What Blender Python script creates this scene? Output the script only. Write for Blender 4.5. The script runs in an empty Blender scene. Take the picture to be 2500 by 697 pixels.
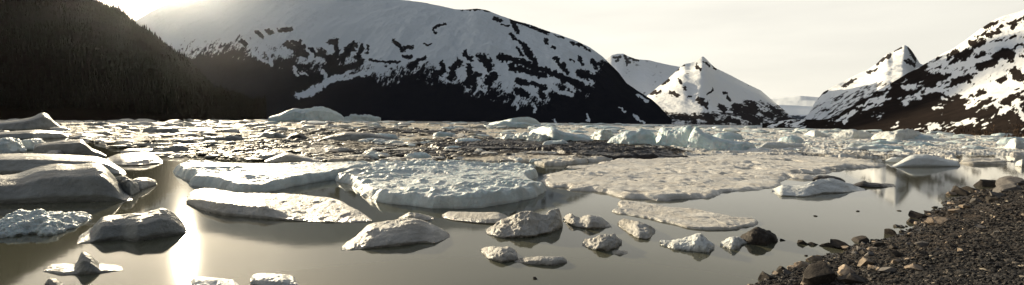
import bpy, math, random
import numpy as np
from mathutils import Vector, Matrix

random.seed(7)
RNG = np.random.default_rng(7)
scene = bpy.context.scene
COL = scene.collection

# ------------------------------------------------------------------ camera model
F = 1050.0                      # focal length in pixels of the 2500 px wide photograph
CU, CV = 1250.0, 348.5
EYE = 3.5                       # eye above the lake
ROLL = math.atan(0.0125)
PITCH = math.atan(52.9 / F)
Fw = np.array([0, math.cos(PITCH), -math.sin(PITCH)])
R0 = np.array([1.0, 0, 0])
U0 = np.array([0, math.sin(PITCH), math.cos(PITCH)])
RV = R0 * math.cos(ROLL) + U0 * math.sin(ROLL)
UV = -R0 * math.sin(ROLL) + U0 * math.cos(ROLL)


def be(u, v):
    """bearing (x/y) and rise (z/y) of the direction seen at a photograph pixel"""
    u = np.asarray(u, float); v = np.asarray(v, float)
    d = Fw + ((u - CU) / F)[..., None] * RV + (-(v - CV) / F)[..., None] * UV
    return d[..., 0] / d[..., 1], d[..., 2] / d[..., 1]


def ground(u, v, z=0.0):
    b, e = be(u, v)
    D = (z - EYE) / e
    return b * D, D


# ------------------------------------------------------------------ noise
def _hash(ix, iy, iz, seed):
    h = (ix.astype(np.int64) * 374761393 + iy.astype(np.int64) * 668265263 +
         iz.astype(np.int64) * 1274126177 + seed * 974634777) & 0xffffffff
    h = ((h ^ (h >> 13)) * 1103515245) & 0xffffffff
    h = ((h ^ (h >> 16)) * 2654435769) & 0xffffffff
    return ((h >> 8) & 0xffff) / 65535.0


def vnoise(x, y, z=None, seed=0):
    x = np.asarray(x, float); y = np.asarray(y, float)
    z = np.zeros_like(x) + 0.37 if z is None else np.asarray(z, float)
    xi, yi, zi = np.floor(x), np.floor(y), np.floor(z)
    fx, fy, fz = x - xi, y - yi, z - zi
    q = lambda t: t * t * t * (t * (t * 6 - 15) + 10)
    fx, fy, fz = q(fx), q(fy), q(fz)
    r = 0
    for a in (0, 1):
        for b in (0, 1):
            for c in (0, 1):
                w = (fx if a else 1 - fx) * (fy if b else 1 - fy) * (fz if c else 1 - fz)
                r = r + w * _hash(xi + a, yi + b, zi + c, seed)
    return r * 2 - 1


def fbm(x, y, z=None, seed=0, octv=5, gain=0.5, ridged=False):
    s, a, f, n = 0, 1.0, 1.0, 0.0
    zz = None
    for k in range(octv):
        if z is not None:
            zz = z * f + 3.1 * k
        v = vnoise(x * f + 17.3 * k, y * f - 9.7 * k, zz, seed + k * 31)
        if ridged:
            v = 1 - 2 * np.abs(v)
        s = s + a * v; n += a; a *= gain; f *= 2.03
    return s / n


def sstep(a, b, x):
    t = np.clip((x - a) / (b - a), 0, 1)
    return t * t * (3 - 2 * t)


# ------------------------------------------------------------------ mesh helpers
def mesh_from(name, verts, quads=None, tris=None, mat=None, attrs=None, smooth=True, kind=None, loc=None, parent=None):
    me = bpy.data.meshes.new(name)
    verts = np.asarray(verts, np.float32)
    if loc is not None:
        verts = verts - np.asarray(loc, np.float32)
    polys = []
    nq = 0 if quads is None else len(quads)
    nt = 0 if tris is None else len(tris)
    me.vertices.add(len(verts)); me.vertices.foreach_set('co', verts.ravel())
    loops = np.concatenate([np.asarray(a, np.int32).ravel() for a in (quads, tris) if a is not None])
    starts = np.concatenate([np.arange(nq) * 4, nq * 4 + np.arange(nt) * 3]).astype(np.int32)
    me.loops.add(len(loops)); me.loops.foreach_set('vertex_index', loops)
    me.polygons.add(nq + nt); me.polygons.foreach_set('loop_start', starts)
    me.update(calc_edges=True)
    me.polygons.foreach_set('use_smooth', np.full(nq + nt, smooth))
    for k, v in (attrs or {}).items():
        at = me.attributes.new(k, 'FLOAT', 'POINT'); at.data.foreach_set('value', np.asarray(v, np.float32))
    me.validate()
    if mat: me.materials.append(mat)
    o = bpy.data.objects.new(name, me); COL.objects.link(o)
    if loc is not None: o.location = loc
    if kind: o['kind'] = kind
    if parent: o.parent = parent
    return o


def grid_quads(nr, nc, keep=None):
    i = np.arange(nr * nc).reshape(nr, nc)
    q = np.stack([i[:-1, :-1], i[:-1, 1:], i[1:, 1:], i[1:, :-1]], -1).reshape(-1, 4)
    if keep is not None:
        k = keep.reshape(nr, nc)
        kq = (k[:-1, :-1] | k[:-1, 1:] | k[1:, 1:] | k[1:, :-1]).ravel()
        q = q[kq]
    return q


def compact(V, q, attrs):
    used = np.unique(q); m = np.full(len(V), -1); m[used] = np.arange(len(used))
    return V[used], m[q], {k: v[used] for k, v in attrs.items()}


def tag(o, label, cat, group=None):
    o['label'] = label; o['category'] = cat
    if group: o['group'] = group
    return o


# ------------------------------------------------------------------ materials
class NT:
    def __init__(s, name):
        s.m = bpy.data.materials.new(name); s.m.use_nodes = True
        s.t = s.m.node_tree; s.n = s.t.nodes; s.l = s.t.links
        s.b = s.n['Principled BSDF']

    def new(s, typ, **kw):
        nd = s.n.new(typ)
        for k, v in kw.items():
            if k in nd.inputs: nd.inputs[k].default_value = v
            else: setattr(nd, k, v)
        return nd

    def link(s, a, b): s.l.new(a, b)

    def noise(s, scale, detail=4, rough=0.55, vec=None):
        nd = s.new('ShaderNodeTexNoise'); nd.inputs['Scale'].default_value = scale
        nd.inputs['Detail'].default_value = detail; nd.inputs['Roughness'].default_value = rough
        if vec is not None: s.link(vec, nd.inputs['Vector'])
        return nd.outputs['Fac']

    def ramp(s, fac, stops, const=False):
        r = s.new('ShaderNodeValToRGB'); s.link(fac, r.inputs['Fac'])
        if const: r.color_ramp.interpolation = 'CONSTANT'
        e = r.color_ramp.elements
        while len(e) < len(stops): e.new(0.5)
        for el, (p, c) in zip(e, stops):
            el.position = p; el.color = (c[0], c[1], c[2], 1) if isinstance(c, tuple) else (c, c, c, 1)
        return r.outputs['Color']

    def mix(s, fac, a, b, mode='MIX'):
        m = s.new('ShaderNodeMix', data_type='RGBA', blend_type=mode)
        for val, sock in ((fac, m.inputs[0]), (a, m.inputs[6]), (b, m.inputs[7])):
            if hasattr(val, 'is_linked') or isinstance(val, bpy.types.NodeSocket): s.link(val, sock)
            else: sock.default_value = val if not isinstance(val, tuple) else (*val, 1)
        return m.outputs[2]

    def math(s, op, a, b=None):
        m = s.new('ShaderNodeMath', operation=op)
        for val, sock in ((a, m.inputs[0]), (b, m.inputs[1])):
            if val is None: continue
            if isinstance(val, bpy.types.NodeSocket): s.link(val, sock)
            else: sock.default_value = val
        return m.outputs[0]

    def bump(s, height, strength, dist, prev=None):
        b = s.new('ShaderNodeBump'); b.inputs['Strength'].default_value = strength
        b.inputs['Distance'].default_value = dist; s.link(height, b.inputs['Height'])
        if prev is not None: s.link(prev, b.inputs['Normal'])
        return b.outputs['Normal']

    def pos(s): return s.new('ShaderNodeNewGeometry').outputs['Position']
    def obj(s): return s.new('ShaderNodeTexCoord').outputs['Object']

    def attr(s, name):
        a = s.new('ShaderNodeAttribute'); a.attribute_name = name; return a.outputs['Fac']


def ice_material(name, clean, dirty, grit, dirt_bias, bump=1.0, sss=0.0):
    n = NT(name); p = n.pos()
    big = n.noise(0.9, 6, 0.6, p)
    f = n.ramp(n.math('ADD', big, dirt_bias), [(0.42, 0.0), (0.68, 1.0)])
    col = n.mix(f, clean, dirty)
    gr = n.noise(22, 3, 0.7, p)
    g2 = n.noise(2.2, 3, 0.6, p)
    col = n.mix(1.0, col, n.ramp(n.noise(55, 3, 0.8, p), [(0.30, 0.55), (0.65, 1.10)]), 'MULTIPLY')
    gm = n.math('MULTIPLY', n.ramp(gr, [(0.56, 0.0), (0.70, 1.0)]), n.ramp(g2, [(0.40, 0.0), (0.66, 1.0)]))
    col = n.mix(n.math('MULTIPLY', gm, 0.75), col, grit)
    col = n.mix(n.attr('dirt'), col, n.mix(gr, grit, tuple(c * 0.4 for c in grit)))
    mp = n.new('ShaderNodeMapping'); n.link(p, mp.inputs['Vector']); mp.inputs['Scale'].default_value = (0.35, 0.35, 5.0)
    lay = n.ramp(n.noise(1.6, 5, 0.6, mp.outputs[0]), [(0.52, 0.0), (0.66, 1.0)])
    col = n.mix(n.math('MULTIPLY', lay, 0.38), col, tuple(0.5 * (a_ + b_) for a_, b_ in zip(dirty, grit)))
    sz = n.new('ShaderNodeSeparateXYZ'); n.link(p, sz.inputs[0])
    wet = n.ramp(n.math('ADD', sz.outputs[2], n.math('MULTIPLY', g2, 0.10)), [(0.07, 1.0), (0.16, 0.0)])
    col = n.mix(n.math('MULTIPLY', wet, 0.45), col, tuple(0.45 * c_ for c_ in dirty))
    n.link(col, n.b.inputs['Base Color'])
    n.link(n.ramp(wet, [(0, 0.5), (1, 0.18)]), n.b.inputs['Roughness'])
    n.b.inputs['Specular IOR Level'].default_value = 0.35
    nb = n.bump(n.noise(3.5, 5, 0.6, p), 0.6 * bump, 0.14)
    nb = n.bump(n.noise(17, 5, 0.7, p), 0.75 * bump, 0.045, nb)
    n.link(nb, n.b.inputs['Normal'])
    if sss:
        n.b.inputs['Subsurface Weight'].default_value = sss
        n.b.inputs['Subsurface Radius'].default_value = (0.06, 0.14, 0.18)
        n.b.inputs['Subsurface Scale'].default_value = 0.5
    return n.m


M_CLEAN = ice_material('clean_blue_white_ice', (0.68, 0.755, 0.735), (0.60, 0.61, 0.56), (0.25, 0.22, 0.18), -0.04, 1.2, 0.18)
M_WHITE = ice_material('white_melting_ice', (0.74, 0.76, 0.73), (0.66, 0.65, 0.59), (0.25, 0.22, 0.18), -0.06, 1.1)
M_BLUE = ice_material('glacier_blue_ice', (0.55, 0.68, 0.69), (0.72, 0.75, 0.73), (0.4, 0.42, 0.42), -0.02, 1.0, 0.35)
M_DIRTY = ice_material('gritty_ice', (0.58, 0.555, 0.50), (0.42, 0.38, 0.315), (0.10, 0.085, 0.065), 0.0, 1.5)
M_TAN = ice_material('tan_slush_ice', (0.80, 0.76, 0.675), (0.64, 0.575, 0.475), (0.14, 0.115, 0.09), 0.0, 1.3)
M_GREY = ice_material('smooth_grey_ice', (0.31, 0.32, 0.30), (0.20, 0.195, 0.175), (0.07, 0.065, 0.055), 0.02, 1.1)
M_MUD = ice_material('debris_covered_ice', (0.035, 0.027, 0.020), (0.016, 0.012, 0.010), (0.15, 0.125, 0.095), 0.02, 1.4)


def mountain_material(name, rock_a, rock_b, snow=(0.80, 0.82, 0.84), nscale=0.02, thr=(0.40, 0.60)):
    n = NT(name); p = n.pos()
    nz = n.noise(nscale, 8, 0.62, p)
    s = n.math('ADD', n.attr('snow'), n.math('MULTIPLY', n.math('SUBTRACT', nz, 0.5), 0.85))
    f = n.ramp(s, [(thr[0], 0.0), (thr[1], 1.0)])
    rk = n.mix(n.noise(nscale * 2.2, 6, 0.6, p), rock_a, rock_b)
    n.link(n.mix(f, rk, snow), n.b.inputs['Base Color'])
    n.b.inputs['Roughness'].default_value = 0.9
    n.b.inputs['Specular IOR Level'].default_value = 0.0
    nb = n.bump(n.noise(nscale * 2.5, 8, 0.6, p), 0.5, 0.12 / nscale)
    n.link(nb, n.b.inputs['Normal'])
    return n.m


def rock_material(name, a, b, c, scale=5.0):
    n = NT(name); p = n.pos()
    k = n.mix(n.ramp(n.noise(scale, 6, 0.65, p), [(0.35, 0.0), (0.65, 1.0)]), a, b)
    k = n.mix(n.ramp(n.noise(scale * 6, 4, 0.7, p), [(0.5, 0.0), (0.72, 1.0)]), k, c)
    oi = n.new('ShaderNodeObjectInfo').outputs['Random']
    k = n.mix(1.0, k, n.ramp(oi, [(0, 0.65), (1, 1.15)]), 'MULTIPLY')
    n.link(k, n.b.inputs['Base Color'])
    n.b.inputs['Roughness'].default_value = 0.8
    n.b.inputs['Specular IOR Level'].default_value = 0.25
    n.link(n.bump(n.noise(scale * 5, 6, 0.65, p), 0.7, 0.02), n.b.inputs['Normal'])
    return n.m


M_ROCKDARK = rock_material('dark_wet_rock', (0.022, 0.018, 0.015), (0.05, 0.04, 0.032), (0.09, 0.075, 0.06))
M_ROCKTAN = rock_material('tan_rock', (0.24, 0.18, 0.13), (0.36, 0.29, 0.22), (0.15, 0.12, 0.09))
M_ROCKGREY = rock_material('grey_rock', (0.10, 0.09, 0.085), (0.18, 0.165, 0.15), (0.06, 0.055, 0.05))

# ------------------------------------------------------------------ mountains


def strokes_field(B, E, strokes):
    """nearest-distance field (in photo pixels) of a set of hand placed ground cover streaks, turned into bearings once"""
    out = np.zeros_like(B); warped = None
    for pts, w in strokes:
        pts = np.array(pts, float)
        pb, pe = be(pts[:, 0], pts[:, 1]); pb = pb * F; pe = pe * F
        if warped is None:
            x0_, y0_ = B * F, E * F
            wn = lambda sc_, sd_: fbm(x0_ / sc_, y0_ / sc_, seed=sd_, octv=4, gain=0.6)
            warped = (x0_ + 8.0 * wn(11.0, 901), y0_ + 7.0 * wn(9.0, 902), 0.9 * fbm(x0_ / 5.0, y0_ / 4.0, seed=903, octv=3))
        x, y, wob = warped
        for k in range(max(1, len(pts) - 1)):
            ax, ay = pb[k], pe[k]
            bx, by = (pb[k + 1], pe[k + 1]) if len(pts) > 1 else (ax + .01, ay)
            m = (x > min(ax, bx) - 3 * w) & (x < max(ax, bx) + 3 * w) & (y > min(ay, by) - 3 * w) & (y < max(ay, by) + 3 * w)
            if not m.any(): continue
            dx, dy = bx - ax, by - ay
            t = np.clip(((x[m] - ax) * dx + (y[m] - ay) * dy) / (dx * dx + dy * dy), 0, 1)
            d = np.hypot(x[m] - ax - t * dx, y[m] - ay - t * dy) / w
            out[m] = np.maximum(out[m], np.clip(1.45 - d - wob[m], 0, 1.0))
    return out


def mountain(name, sky, shore, ridge, prof, cols, rows, mat, snowfn, relief=0.05, rscale=6.0, seed=1, back=0.35, jag=0.0, tpow=1.0):
    """sky: skyline pixels; shore / ridge: distance (m) of foot and crest along the bearing, as [(u, D)...]; prof: rise profile"""
    sky = np.array(sky, float)
    sb, se = be(sky[:, 0], sky[:, 1])
    us = np.linspace(sky[0, 0], sky[-1, 0], cols)
    b0 = np.interp(us, sky[:, 0], sb)
    e0 = np.interp(us, sky[:, 0], se)
    k = np.array([1, 2, 3, 2, 1]) / 9.0
    if not jag:
        e0 = np.convolve(np.pad(e0, 2, 'edge'), k, 'valid')
    e0 = e0 + fbm(us / 37.0, us * 0, seed=seed, octv=5, gain=0.6) * (1.6 + jag) / F
    Db = np.interp(us, [a for a, _ in shore], [a for _, a in shore])
    Dr = np.interp(us, [a for a, _ in ridge], [a for _, a in ridge])
    H = EYE + e0 * Dr + 2.0
    nb = rows // 5
    t = np.concatenate([np.linspace(0, 1, rows) ** tpow, 1 + np.linspace(0, 1, nb + 1)[1:]])
    P = np.interp(t, [a for a, _ in prof] + [2.0], [a for _, a in prof] + [0.15])
    pk_ = max(6, rows // 20) if tpow == 1.0 else 14
    P[:rows] = np.convolve(np.pad(P[:rows], pk_, 'reflect', reflect_type='odd'), np.ones(2 * pk_ + 1) / (2 * pk_ + 1), 'valid')
    T, Bg = np.meshgrid(t, b0, indexing='ij')
    Dg = np.where(T <= 1, Db + (Dr - Db) * T, Dr + (T - 1) * back * Dr)
    Pg = P[:, None] / P[rows - 1]
    X = Bg * Dg; Y = Dg
    sc = rscale / np.median(Dr)
    env = np.clip(T * 5, 0, 1) * np.clip((1.03 - T) * 4, 0.0, 1) * (T <= 1.03)
    n1 = fbm(X * sc, Y * sc * 0.6, seed=seed + 5, octv=6, ridged=True) + 0.5 * fbm(X * sc * 3, Y * sc * 1.2, seed=seed + 9, octv=5)
    hw = max(8, cols // 40); hk = np.hanning(2 * hw + 1); hk /= hk.sum()
    Hs = np.convolve(np.pad(H, hw, 'reflect', reflect_type='odd'), hk, 'valid')
    tw = np.clip(T, 0, 1) ** 2
    Hg = Hs[None, :] * (1 - tw) + H[None, :] * tw
    Hg = np.minimum(Hg, H[None, :] * (1.0 + 0.35 * (1 - np.clip(T, 0, 1))))
    Z = (Hg * Pg - 2.0) + n1 * relief * np.median(H) * env
    Z = np.where(T <= 0.002, -4.0, Z)
    E = (Z - EYE) / Dg
    S = snowfn(Bg * F, E * F, X, Y, Z, T, Bg, E)
    V = np.stack([X, Y, Z], -1).reshape(-1, 3)
    c = (float(X.mean()), float(Y.mean()), 0.0)
    return mesh_from(name, V, grid_quads(len(t), cols), mat=mat, attrs={'snow': S.ravel()}, kind='structure', loc=c), (X, Y, Z, T)


def line(pts):
    p = np.array(pts, float); b, e = be(p[:, 0], p[:, 1]); b *= F; e *= F
    return lambda x: np.interp(x, b, e)


def rot_noise(x, y, ang, sx, sy, seed, octv=5, **k):
    c, s = math.cos(ang), math.sin(ang)
    return fbm((x * c + y * s) / sx, (-x * s + y * c) / sy, seed=seed, octv=octv, **k)


# --- the big snow dome across the lake
M2_DARK = [([(628, 78), (644, 92)], 4), ([(655, 74), (662, 80)], 7), ([(680, 76), (692, 74), (712, 70)], 6), ([(590, 100), (602, 108)], 4),
           ([(700, 108), (722, 118), (740, 112)], 7), ([(728, 128), (745, 132)], 8), ([(712, 102), (730, 105)], 5),
           ([(806, 104), (818, 100), (822, 140)], 8), ([(835, 145), (850, 120), (866, 110)], 8), ([(872, 142), (885, 112)], 6), ([(898, 112), (895, 130)], 4),
           ([(780, 128), (800, 140), (820, 150)], 9), ([(800, 165), (830, 172)], 10), ([(760, 120), (770, 135)], 6), ([(840, 172), (870, 160), (880, 150)], 7),
           ([(960, 98), (972, 108), (980, 122)], 5), ([(990, 118), (1008, 116)], 6), ([(985, 137), (1000, 140)], 5), ([(905, 148), (940, 152), (975, 152)], 3),
           ([(1000, 165), (1020, 150), (1035, 140)], 6), ([(1056, 70), (1070, 64), (1085, 60)], 4), ([(1060, 78), (1066, 80)], 4), ([(1038, 110), (1052, 109)], 3),
           ([(1080, 150), (1082, 175)], 4), ([(1100, 190), (1105, 170), (1120, 155)], 9), ([(1060, 182), (1080, 178)], 7), ([(1135, 130), (1150, 145)], 6),
           ([(1175, 140), (1190, 150), (1195, 165)], 11), ([(1165, 180), (1155, 200)], 8), ([(1190, 200), (1205, 185)], 10), ([(1145, 160), (1150, 190), (1140, 205)], 8),
           ([(1245, 50), (1254, 62), (1263, 78)], 5), ([(1245, 84), (1262, 97), (1285, 112)], 5), ([(1262, 118), (1278, 136)], 4), ([(1282, 118), (1298, 138), (1305, 150)], 7),
           ([(1330, 100), (1334, 106)], 5), ([(1348, 115), (1353, 119)], 4), ([(1356, 144), (1370, 160), (1386, 180)], 6), ([(1372, 155), (1380, 162)], 5),
           ([(1415, 178), (1440, 186), (1450, 190)], 9), ([(1448, 150), (1456, 165)], 6), ([(1412, 140), (1424, 158)], 4), ([(1390, 143), (1402, 153)], 3),
           ([(1130, 25), (1180, 22), (1210, 31)], 3), ([(1205, 45), (1222, 50)], 4), ([(1228, 60), (1240, 66)], 3), ([(1255, 54), (1300, 67), (1336, 79)], 4),
           ([(1356, 87), (1376, 93)], 3), ([(1395, 106), (1422, 111), (1442, 122)], 4),
           ([(1222, 140), (1262, 150), (1300, 162), (1345, 178), (1395, 198), (1440, 222)], 8), ([(1250, 165), (1290, 175), (1330, 185)], 9), ([(1262, 198), (1285, 205)], 8),
           ([(1300, 205), (1330, 215)], 6), ([(1262, 222), (1285, 232)], 7), ([(1320, 225), (1325, 238)], 6)]
M2_SNOW = [([(870, 160), (830, 185), (800, 200), (775, 216), (745, 230), (728, 234)], 9), ([(890, 178), (850, 190), (815, 198)], 5), ([(945, 170), (900, 178), (880, 188)], 4),
           ([(617, 122), (628, 138), (645, 148)], 4), ([(648, 118), (658, 138), (664, 160)], 4), ([(720, 165), (726, 185)], 5), ([(790, 175), (795, 192)], 6), ([(735, 178), (748, 182)], 4),
           ([(1340, 205), (1372, 228), (1400, 232)], 5), ([(1386, 202), (1402, 222)], 6), ([(1270, 186), (1310, 190), (1340, 200)], 8), ([(1290, 215), (1320, 240)], 8),
           ([(1432, 280), (1436, 298)], 3), ([(1548, 284), (1560, 294), (1572, 302)], 4), ([(1556, 232), (1580, 248)], 4), ([(1560, 218), (1590, 236), (1602, 244)], 4), ([(1305, 260), (1308, 275)], 3),
           ([(1263, 255), (1264, 268)], 3), ([(1510, 262), (1525, 274)], 2), ([(1352, 292), (1356, 297)], 3), ([(1440, 195), (1448, 205)], 4), ([(1170, 215), (1185, 222)], 4)]
m2line = line([(250, 128), (400, 132), (470, 128), (540, 112), (600, 116), (640, 132), (700, 142), (760, 158), (820, 168), (870, 158), (905, 172), (960, 178),
               (1010, 162), (1060, 178), (1110, 196), (1150, 215), (1200, 215), (1250, 236), (1300, 242), (1338, 240), (1350, 205), (1400, 214), (1445, 222), (1466, 160), (1480, 140), (1700, 100)])


def snow_m2(x, y, X, Y, Z, T, B, E):
    s = 0.5 + (y - m2line(x)) / 80.0
    far = np.clip((y - m2line(x)) / 52, -1, 1)
    s = s + rot_noise(x, y, 0.9, 26, 8, 41, gain=0.62) * 0.42 + rot_noise(x, y, -0.4, 30, 9, 77, gain=0.62) * 0.28 + (rot_noise(x, y, 1.2, 9, 2.6, 79, octv=3) * 0.34 + rot_noise(x, y, 0.5, 5, 2.2, 80, octv=2) * 0.25) * np.exp(-((y - m2line(x)) / 55) ** 2)
    s = np.clip(s, 0.0, 1.0)
    s = np.where(far > 0.9, np.maximum(s, 0.75), s)
    s = np.where(far < -0.9, np.minimum(s, 0.12), s)
    s = np.maximum(s, 0.9 * strokes_field(B, E, M2_SNOW))
    return s * (1 - strokes_field(B, E, M2_DARK))


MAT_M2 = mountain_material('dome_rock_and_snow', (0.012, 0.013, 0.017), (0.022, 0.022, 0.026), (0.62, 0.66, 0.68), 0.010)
mountain('snow_mountain', [(180, 110), (250, 90), (313, 63), (340, 46), (370, 28), (400, 14), (440, 2), (520, -6), (620, -22), (720, -32), (800, -26), (870, -14), (950, -3), (1000, 2), (1040, 8), (1075, 15),
                    (1110, 24), (1135, 25), (1165, 22), (1190, 26), (1220, 38), (1260, 52), (1300, 63), (1340, 77), (1400, 97), (1440, 116), (1470, 138), (1483, 150), (1510, 178), (1530, 205), (1560, 225), (1590, 243), (1612, 268), (1632, 296), (1640, 304)],
         [(180, 1500), (600, 1250), (1200, 1150), (1640, 1200)], [(180, 3300), (440, 3400), (900, 3000), (1300, 2500), (1480, 2100), (1640, 1400)],
         [(0, 0), (0.12, 0.11), (0.4, 0.45), (0.75, 0.80), (1, 1)], 1150, 300, MAT_M2, snow_m2, relief=0.035, rscale=9, seed=3, back=0.5)

# --- far pale mountain behind it
def snow_m3(x, y, X, Y, Z, T, B, E):
    s = 0.72 + rot_noise(x, y, 0.8, 14, 5, 5) * 0.25
    return s * (1 - strokes_field(B, E, [([(1498, 142), (1512, 138)], 3), ([(1526, 138), (1534, 152)], 4), ([(1540, 142), (1556, 148)], 3), ([(1500, 150), (1506, 146)], 2), ([(1528, 152), (1532, 160)], 2)]))


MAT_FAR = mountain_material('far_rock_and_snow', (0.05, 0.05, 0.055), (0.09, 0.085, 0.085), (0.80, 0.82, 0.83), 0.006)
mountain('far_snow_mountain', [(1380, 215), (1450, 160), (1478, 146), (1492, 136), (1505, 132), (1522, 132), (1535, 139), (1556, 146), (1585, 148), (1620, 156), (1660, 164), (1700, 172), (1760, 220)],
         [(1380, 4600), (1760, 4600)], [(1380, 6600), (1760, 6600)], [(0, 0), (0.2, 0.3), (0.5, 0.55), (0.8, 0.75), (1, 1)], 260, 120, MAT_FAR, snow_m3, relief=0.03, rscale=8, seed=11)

# --- pyramid shaped snow mountain
M4_DARK = [([(1668, 152), (1660, 160), (1652, 170)], 4), ([(1676, 146), (1670, 156)], 4), ([(1699, 158), (1708, 168)], 4), ([(1718, 152), (1730, 162)], 3), ([(1738, 158), (1746, 168)], 3),
           ([(1620, 205), (1632, 198)], 4), ([(1592, 226), (1608, 226)], 5), ([(1640, 228), (1652, 232)], 6), ([(1668, 212), (1672, 218)], 4), ([(1660, 196), (1664, 204)], 4),
           ([(1708, 246), (1722, 256)], 8), ([(1726, 232), (1738, 220)], 3), ([(1765, 226), (1772, 228)], 4), ([(1775, 236), (1782, 242)], 4), ([(1680, 236), (1686, 238)], 3),
           ([(1760, 260), (1770, 268)], 6), ([(1795, 262), (1830, 272), (1845, 262)], 7), ([(1836, 250), (1840, 275)], 5), ([(1820, 285), (1850, 296)], 8), ([(1830, 205), (1850, 214)], 2),
           ([(1880, 260), (1905, 280)], 4), ([(1870, 280), (1885, 288)], 4), ([(1900, 292), (1950, 300)], 5), ([(1780, 290), (1800, 300)], 6), ([(1700, 284), (1740, 292)], 5)]


def snow_m4(x, y, X, Y, Z, T, B, E):
    low = line([(1500, 268), (1620, 262), (1690, 272), (1760, 262), (1820, 240), (1880, 245), (1960, 270), (2060, 285)])(x)
    s = 0.80 + np.clip((y - low) / 34, -0.36, 0.12) + rot_noise(x, y, -0.25, 20, 5.5, 61, gain=0.65) * 0.52 + rot_noise(x, y, 0.9, 12, 4, 65) * 0.20 + rot_noise(x, y, 0.2, 6, 2.2, 66, octv=2) * 0.22 - 0.10 * sstep(be(1715, 200)[1] * F, be(1715, 150)[1] * F, y)
    shelf = np.exp(-((y - line([(1560, 258), (1690, 264), (1760, 272), (1850, 280)])(x)) / 3.5) ** 2)
    s = np.maximum(s, shelf * 0.8 * (x < be(1790, 270)[0] * F))
    return np.clip(s, 0, 1) * (1 - strokes_field(B, E, M4_DARK))


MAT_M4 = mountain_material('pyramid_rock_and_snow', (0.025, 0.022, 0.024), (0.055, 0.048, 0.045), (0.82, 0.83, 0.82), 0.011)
mountain('pyramid_mountain', [(1490, 300), (1540, 265), (1580, 236), (1605, 214), (1625, 198), (1645, 180), (1660, 166), (1672, 157), (1684, 155), (1694, 151), (1704, 145), (1712, 140), (1717, 138), (1724, 144), (1734, 155), (1746, 166), (1768, 177),
                      (1800, 193), (1830, 209), (1858, 222), (1880, 240), (1905, 262), (1930, 284), (1960, 298), (2050, 304)],
         [(1490, 2300), (1690, 2150), (1740, 2100), (2050, 2900)], [(1490, 3300), (1717, 4100), (1900, 4300), (2050, 4300)],
         [(0, 0), (0.06, 0.09), (0.2, 0.17), (0.34, 0.36), (0.58, 0.66), (0.72, 0.74), (0.86, 0.83), (1, 1)], 520, 240, MAT_M4, snow_m4, relief=0.075, rscale=13, seed=21)


# --- glacier and ice field at the head of the valley
def snow_gl(x, y, X, Y, Z, T, B, E):
    s = 0.85 + rot_noise(x, y, 0.2, 16, 2.4, 6) * 0.12
    low = (y - line([(1800, 286), (2050, 284)])(x)) / 12
    s = np.where(low < 0.6, s + np.clip(low - 0.5, -0.5, 0.1) + rot_noise(x, y, 0.5, 14, 5, 8) * 0.5, s)
    return s


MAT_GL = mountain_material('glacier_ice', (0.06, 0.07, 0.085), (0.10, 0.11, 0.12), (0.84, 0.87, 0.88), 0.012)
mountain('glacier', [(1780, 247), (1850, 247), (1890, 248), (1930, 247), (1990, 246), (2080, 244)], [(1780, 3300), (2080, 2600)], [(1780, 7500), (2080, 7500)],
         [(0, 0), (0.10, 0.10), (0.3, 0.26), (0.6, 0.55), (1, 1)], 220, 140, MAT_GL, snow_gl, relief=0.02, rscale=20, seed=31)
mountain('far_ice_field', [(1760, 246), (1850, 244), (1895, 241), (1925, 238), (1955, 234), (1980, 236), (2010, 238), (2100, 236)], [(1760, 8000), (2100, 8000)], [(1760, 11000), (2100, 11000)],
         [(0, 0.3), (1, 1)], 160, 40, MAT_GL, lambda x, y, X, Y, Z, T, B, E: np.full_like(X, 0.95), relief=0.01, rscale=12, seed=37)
# moraine shelf with snow below the glacier
# --- sharp peak on the right
M5_DARK = [([(2142, 156), (2156, 148), (2172, 136)], 5), ([(2186, 124), (2200, 118)], 3), ([(2218, 118), (2228, 130)], 4), ([(1992, 240), (2004, 228), (2016, 222)], 5), ([(2216, 150), (2232, 160)], 5), ([(2225, 135), (2232, 145)], 4),
           ([(2060, 208), (2090, 196)], 4), ([(2120, 178), (2140, 170)], 3)]


def snow_m5(x, y, X, Y, Z, T, B, E):
    low = line([(1950, 262), (2050, 225), (2110, 205), (2180, 190), (2300, 150)])(x)
    s = 0.82 + np.clip((y - low) / 50, -0.22, 0.1) + rot_noise(x, y, 0.62, 26, 4.5, 71, gain=0.62) * 0.5 + rot_noise(x, y, 0.5, 8, 2.4, 72, octv=2) * 0.26
    return np.clip(s, 0, 1) * (1 - strokes_field(B, E, M5_DARK))


mountain('sharp_snow_peak', [(1962, 296), (1976, 276), (1990, 250), (2000, 238), (2010, 226), (2035, 212), (2060, 200), (2090, 184), (2120, 170), (2140, 156), (2155, 142), (2168, 132), (2180, 128), (2192, 120), (2203, 113), (2209, 110), (2217, 114),
                     (2226, 124), (2234, 136), (2246, 156), (2262, 162), (2290, 168), (2340, 180), (2400, 210)],
         [(1962, 3000), (2030, 2900), (2150, 2000), (2400, 1900)], [(1962, 3400), (2050, 3600), (2210, 4300), (2400, 4500)],
         [(0, 0), (0.25, 0.22), (0.6, 0.6), (1, 1)], 420, 220, MAT_M4, snow_m5, relief=0.06, rscale=14, seed=43)

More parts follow.
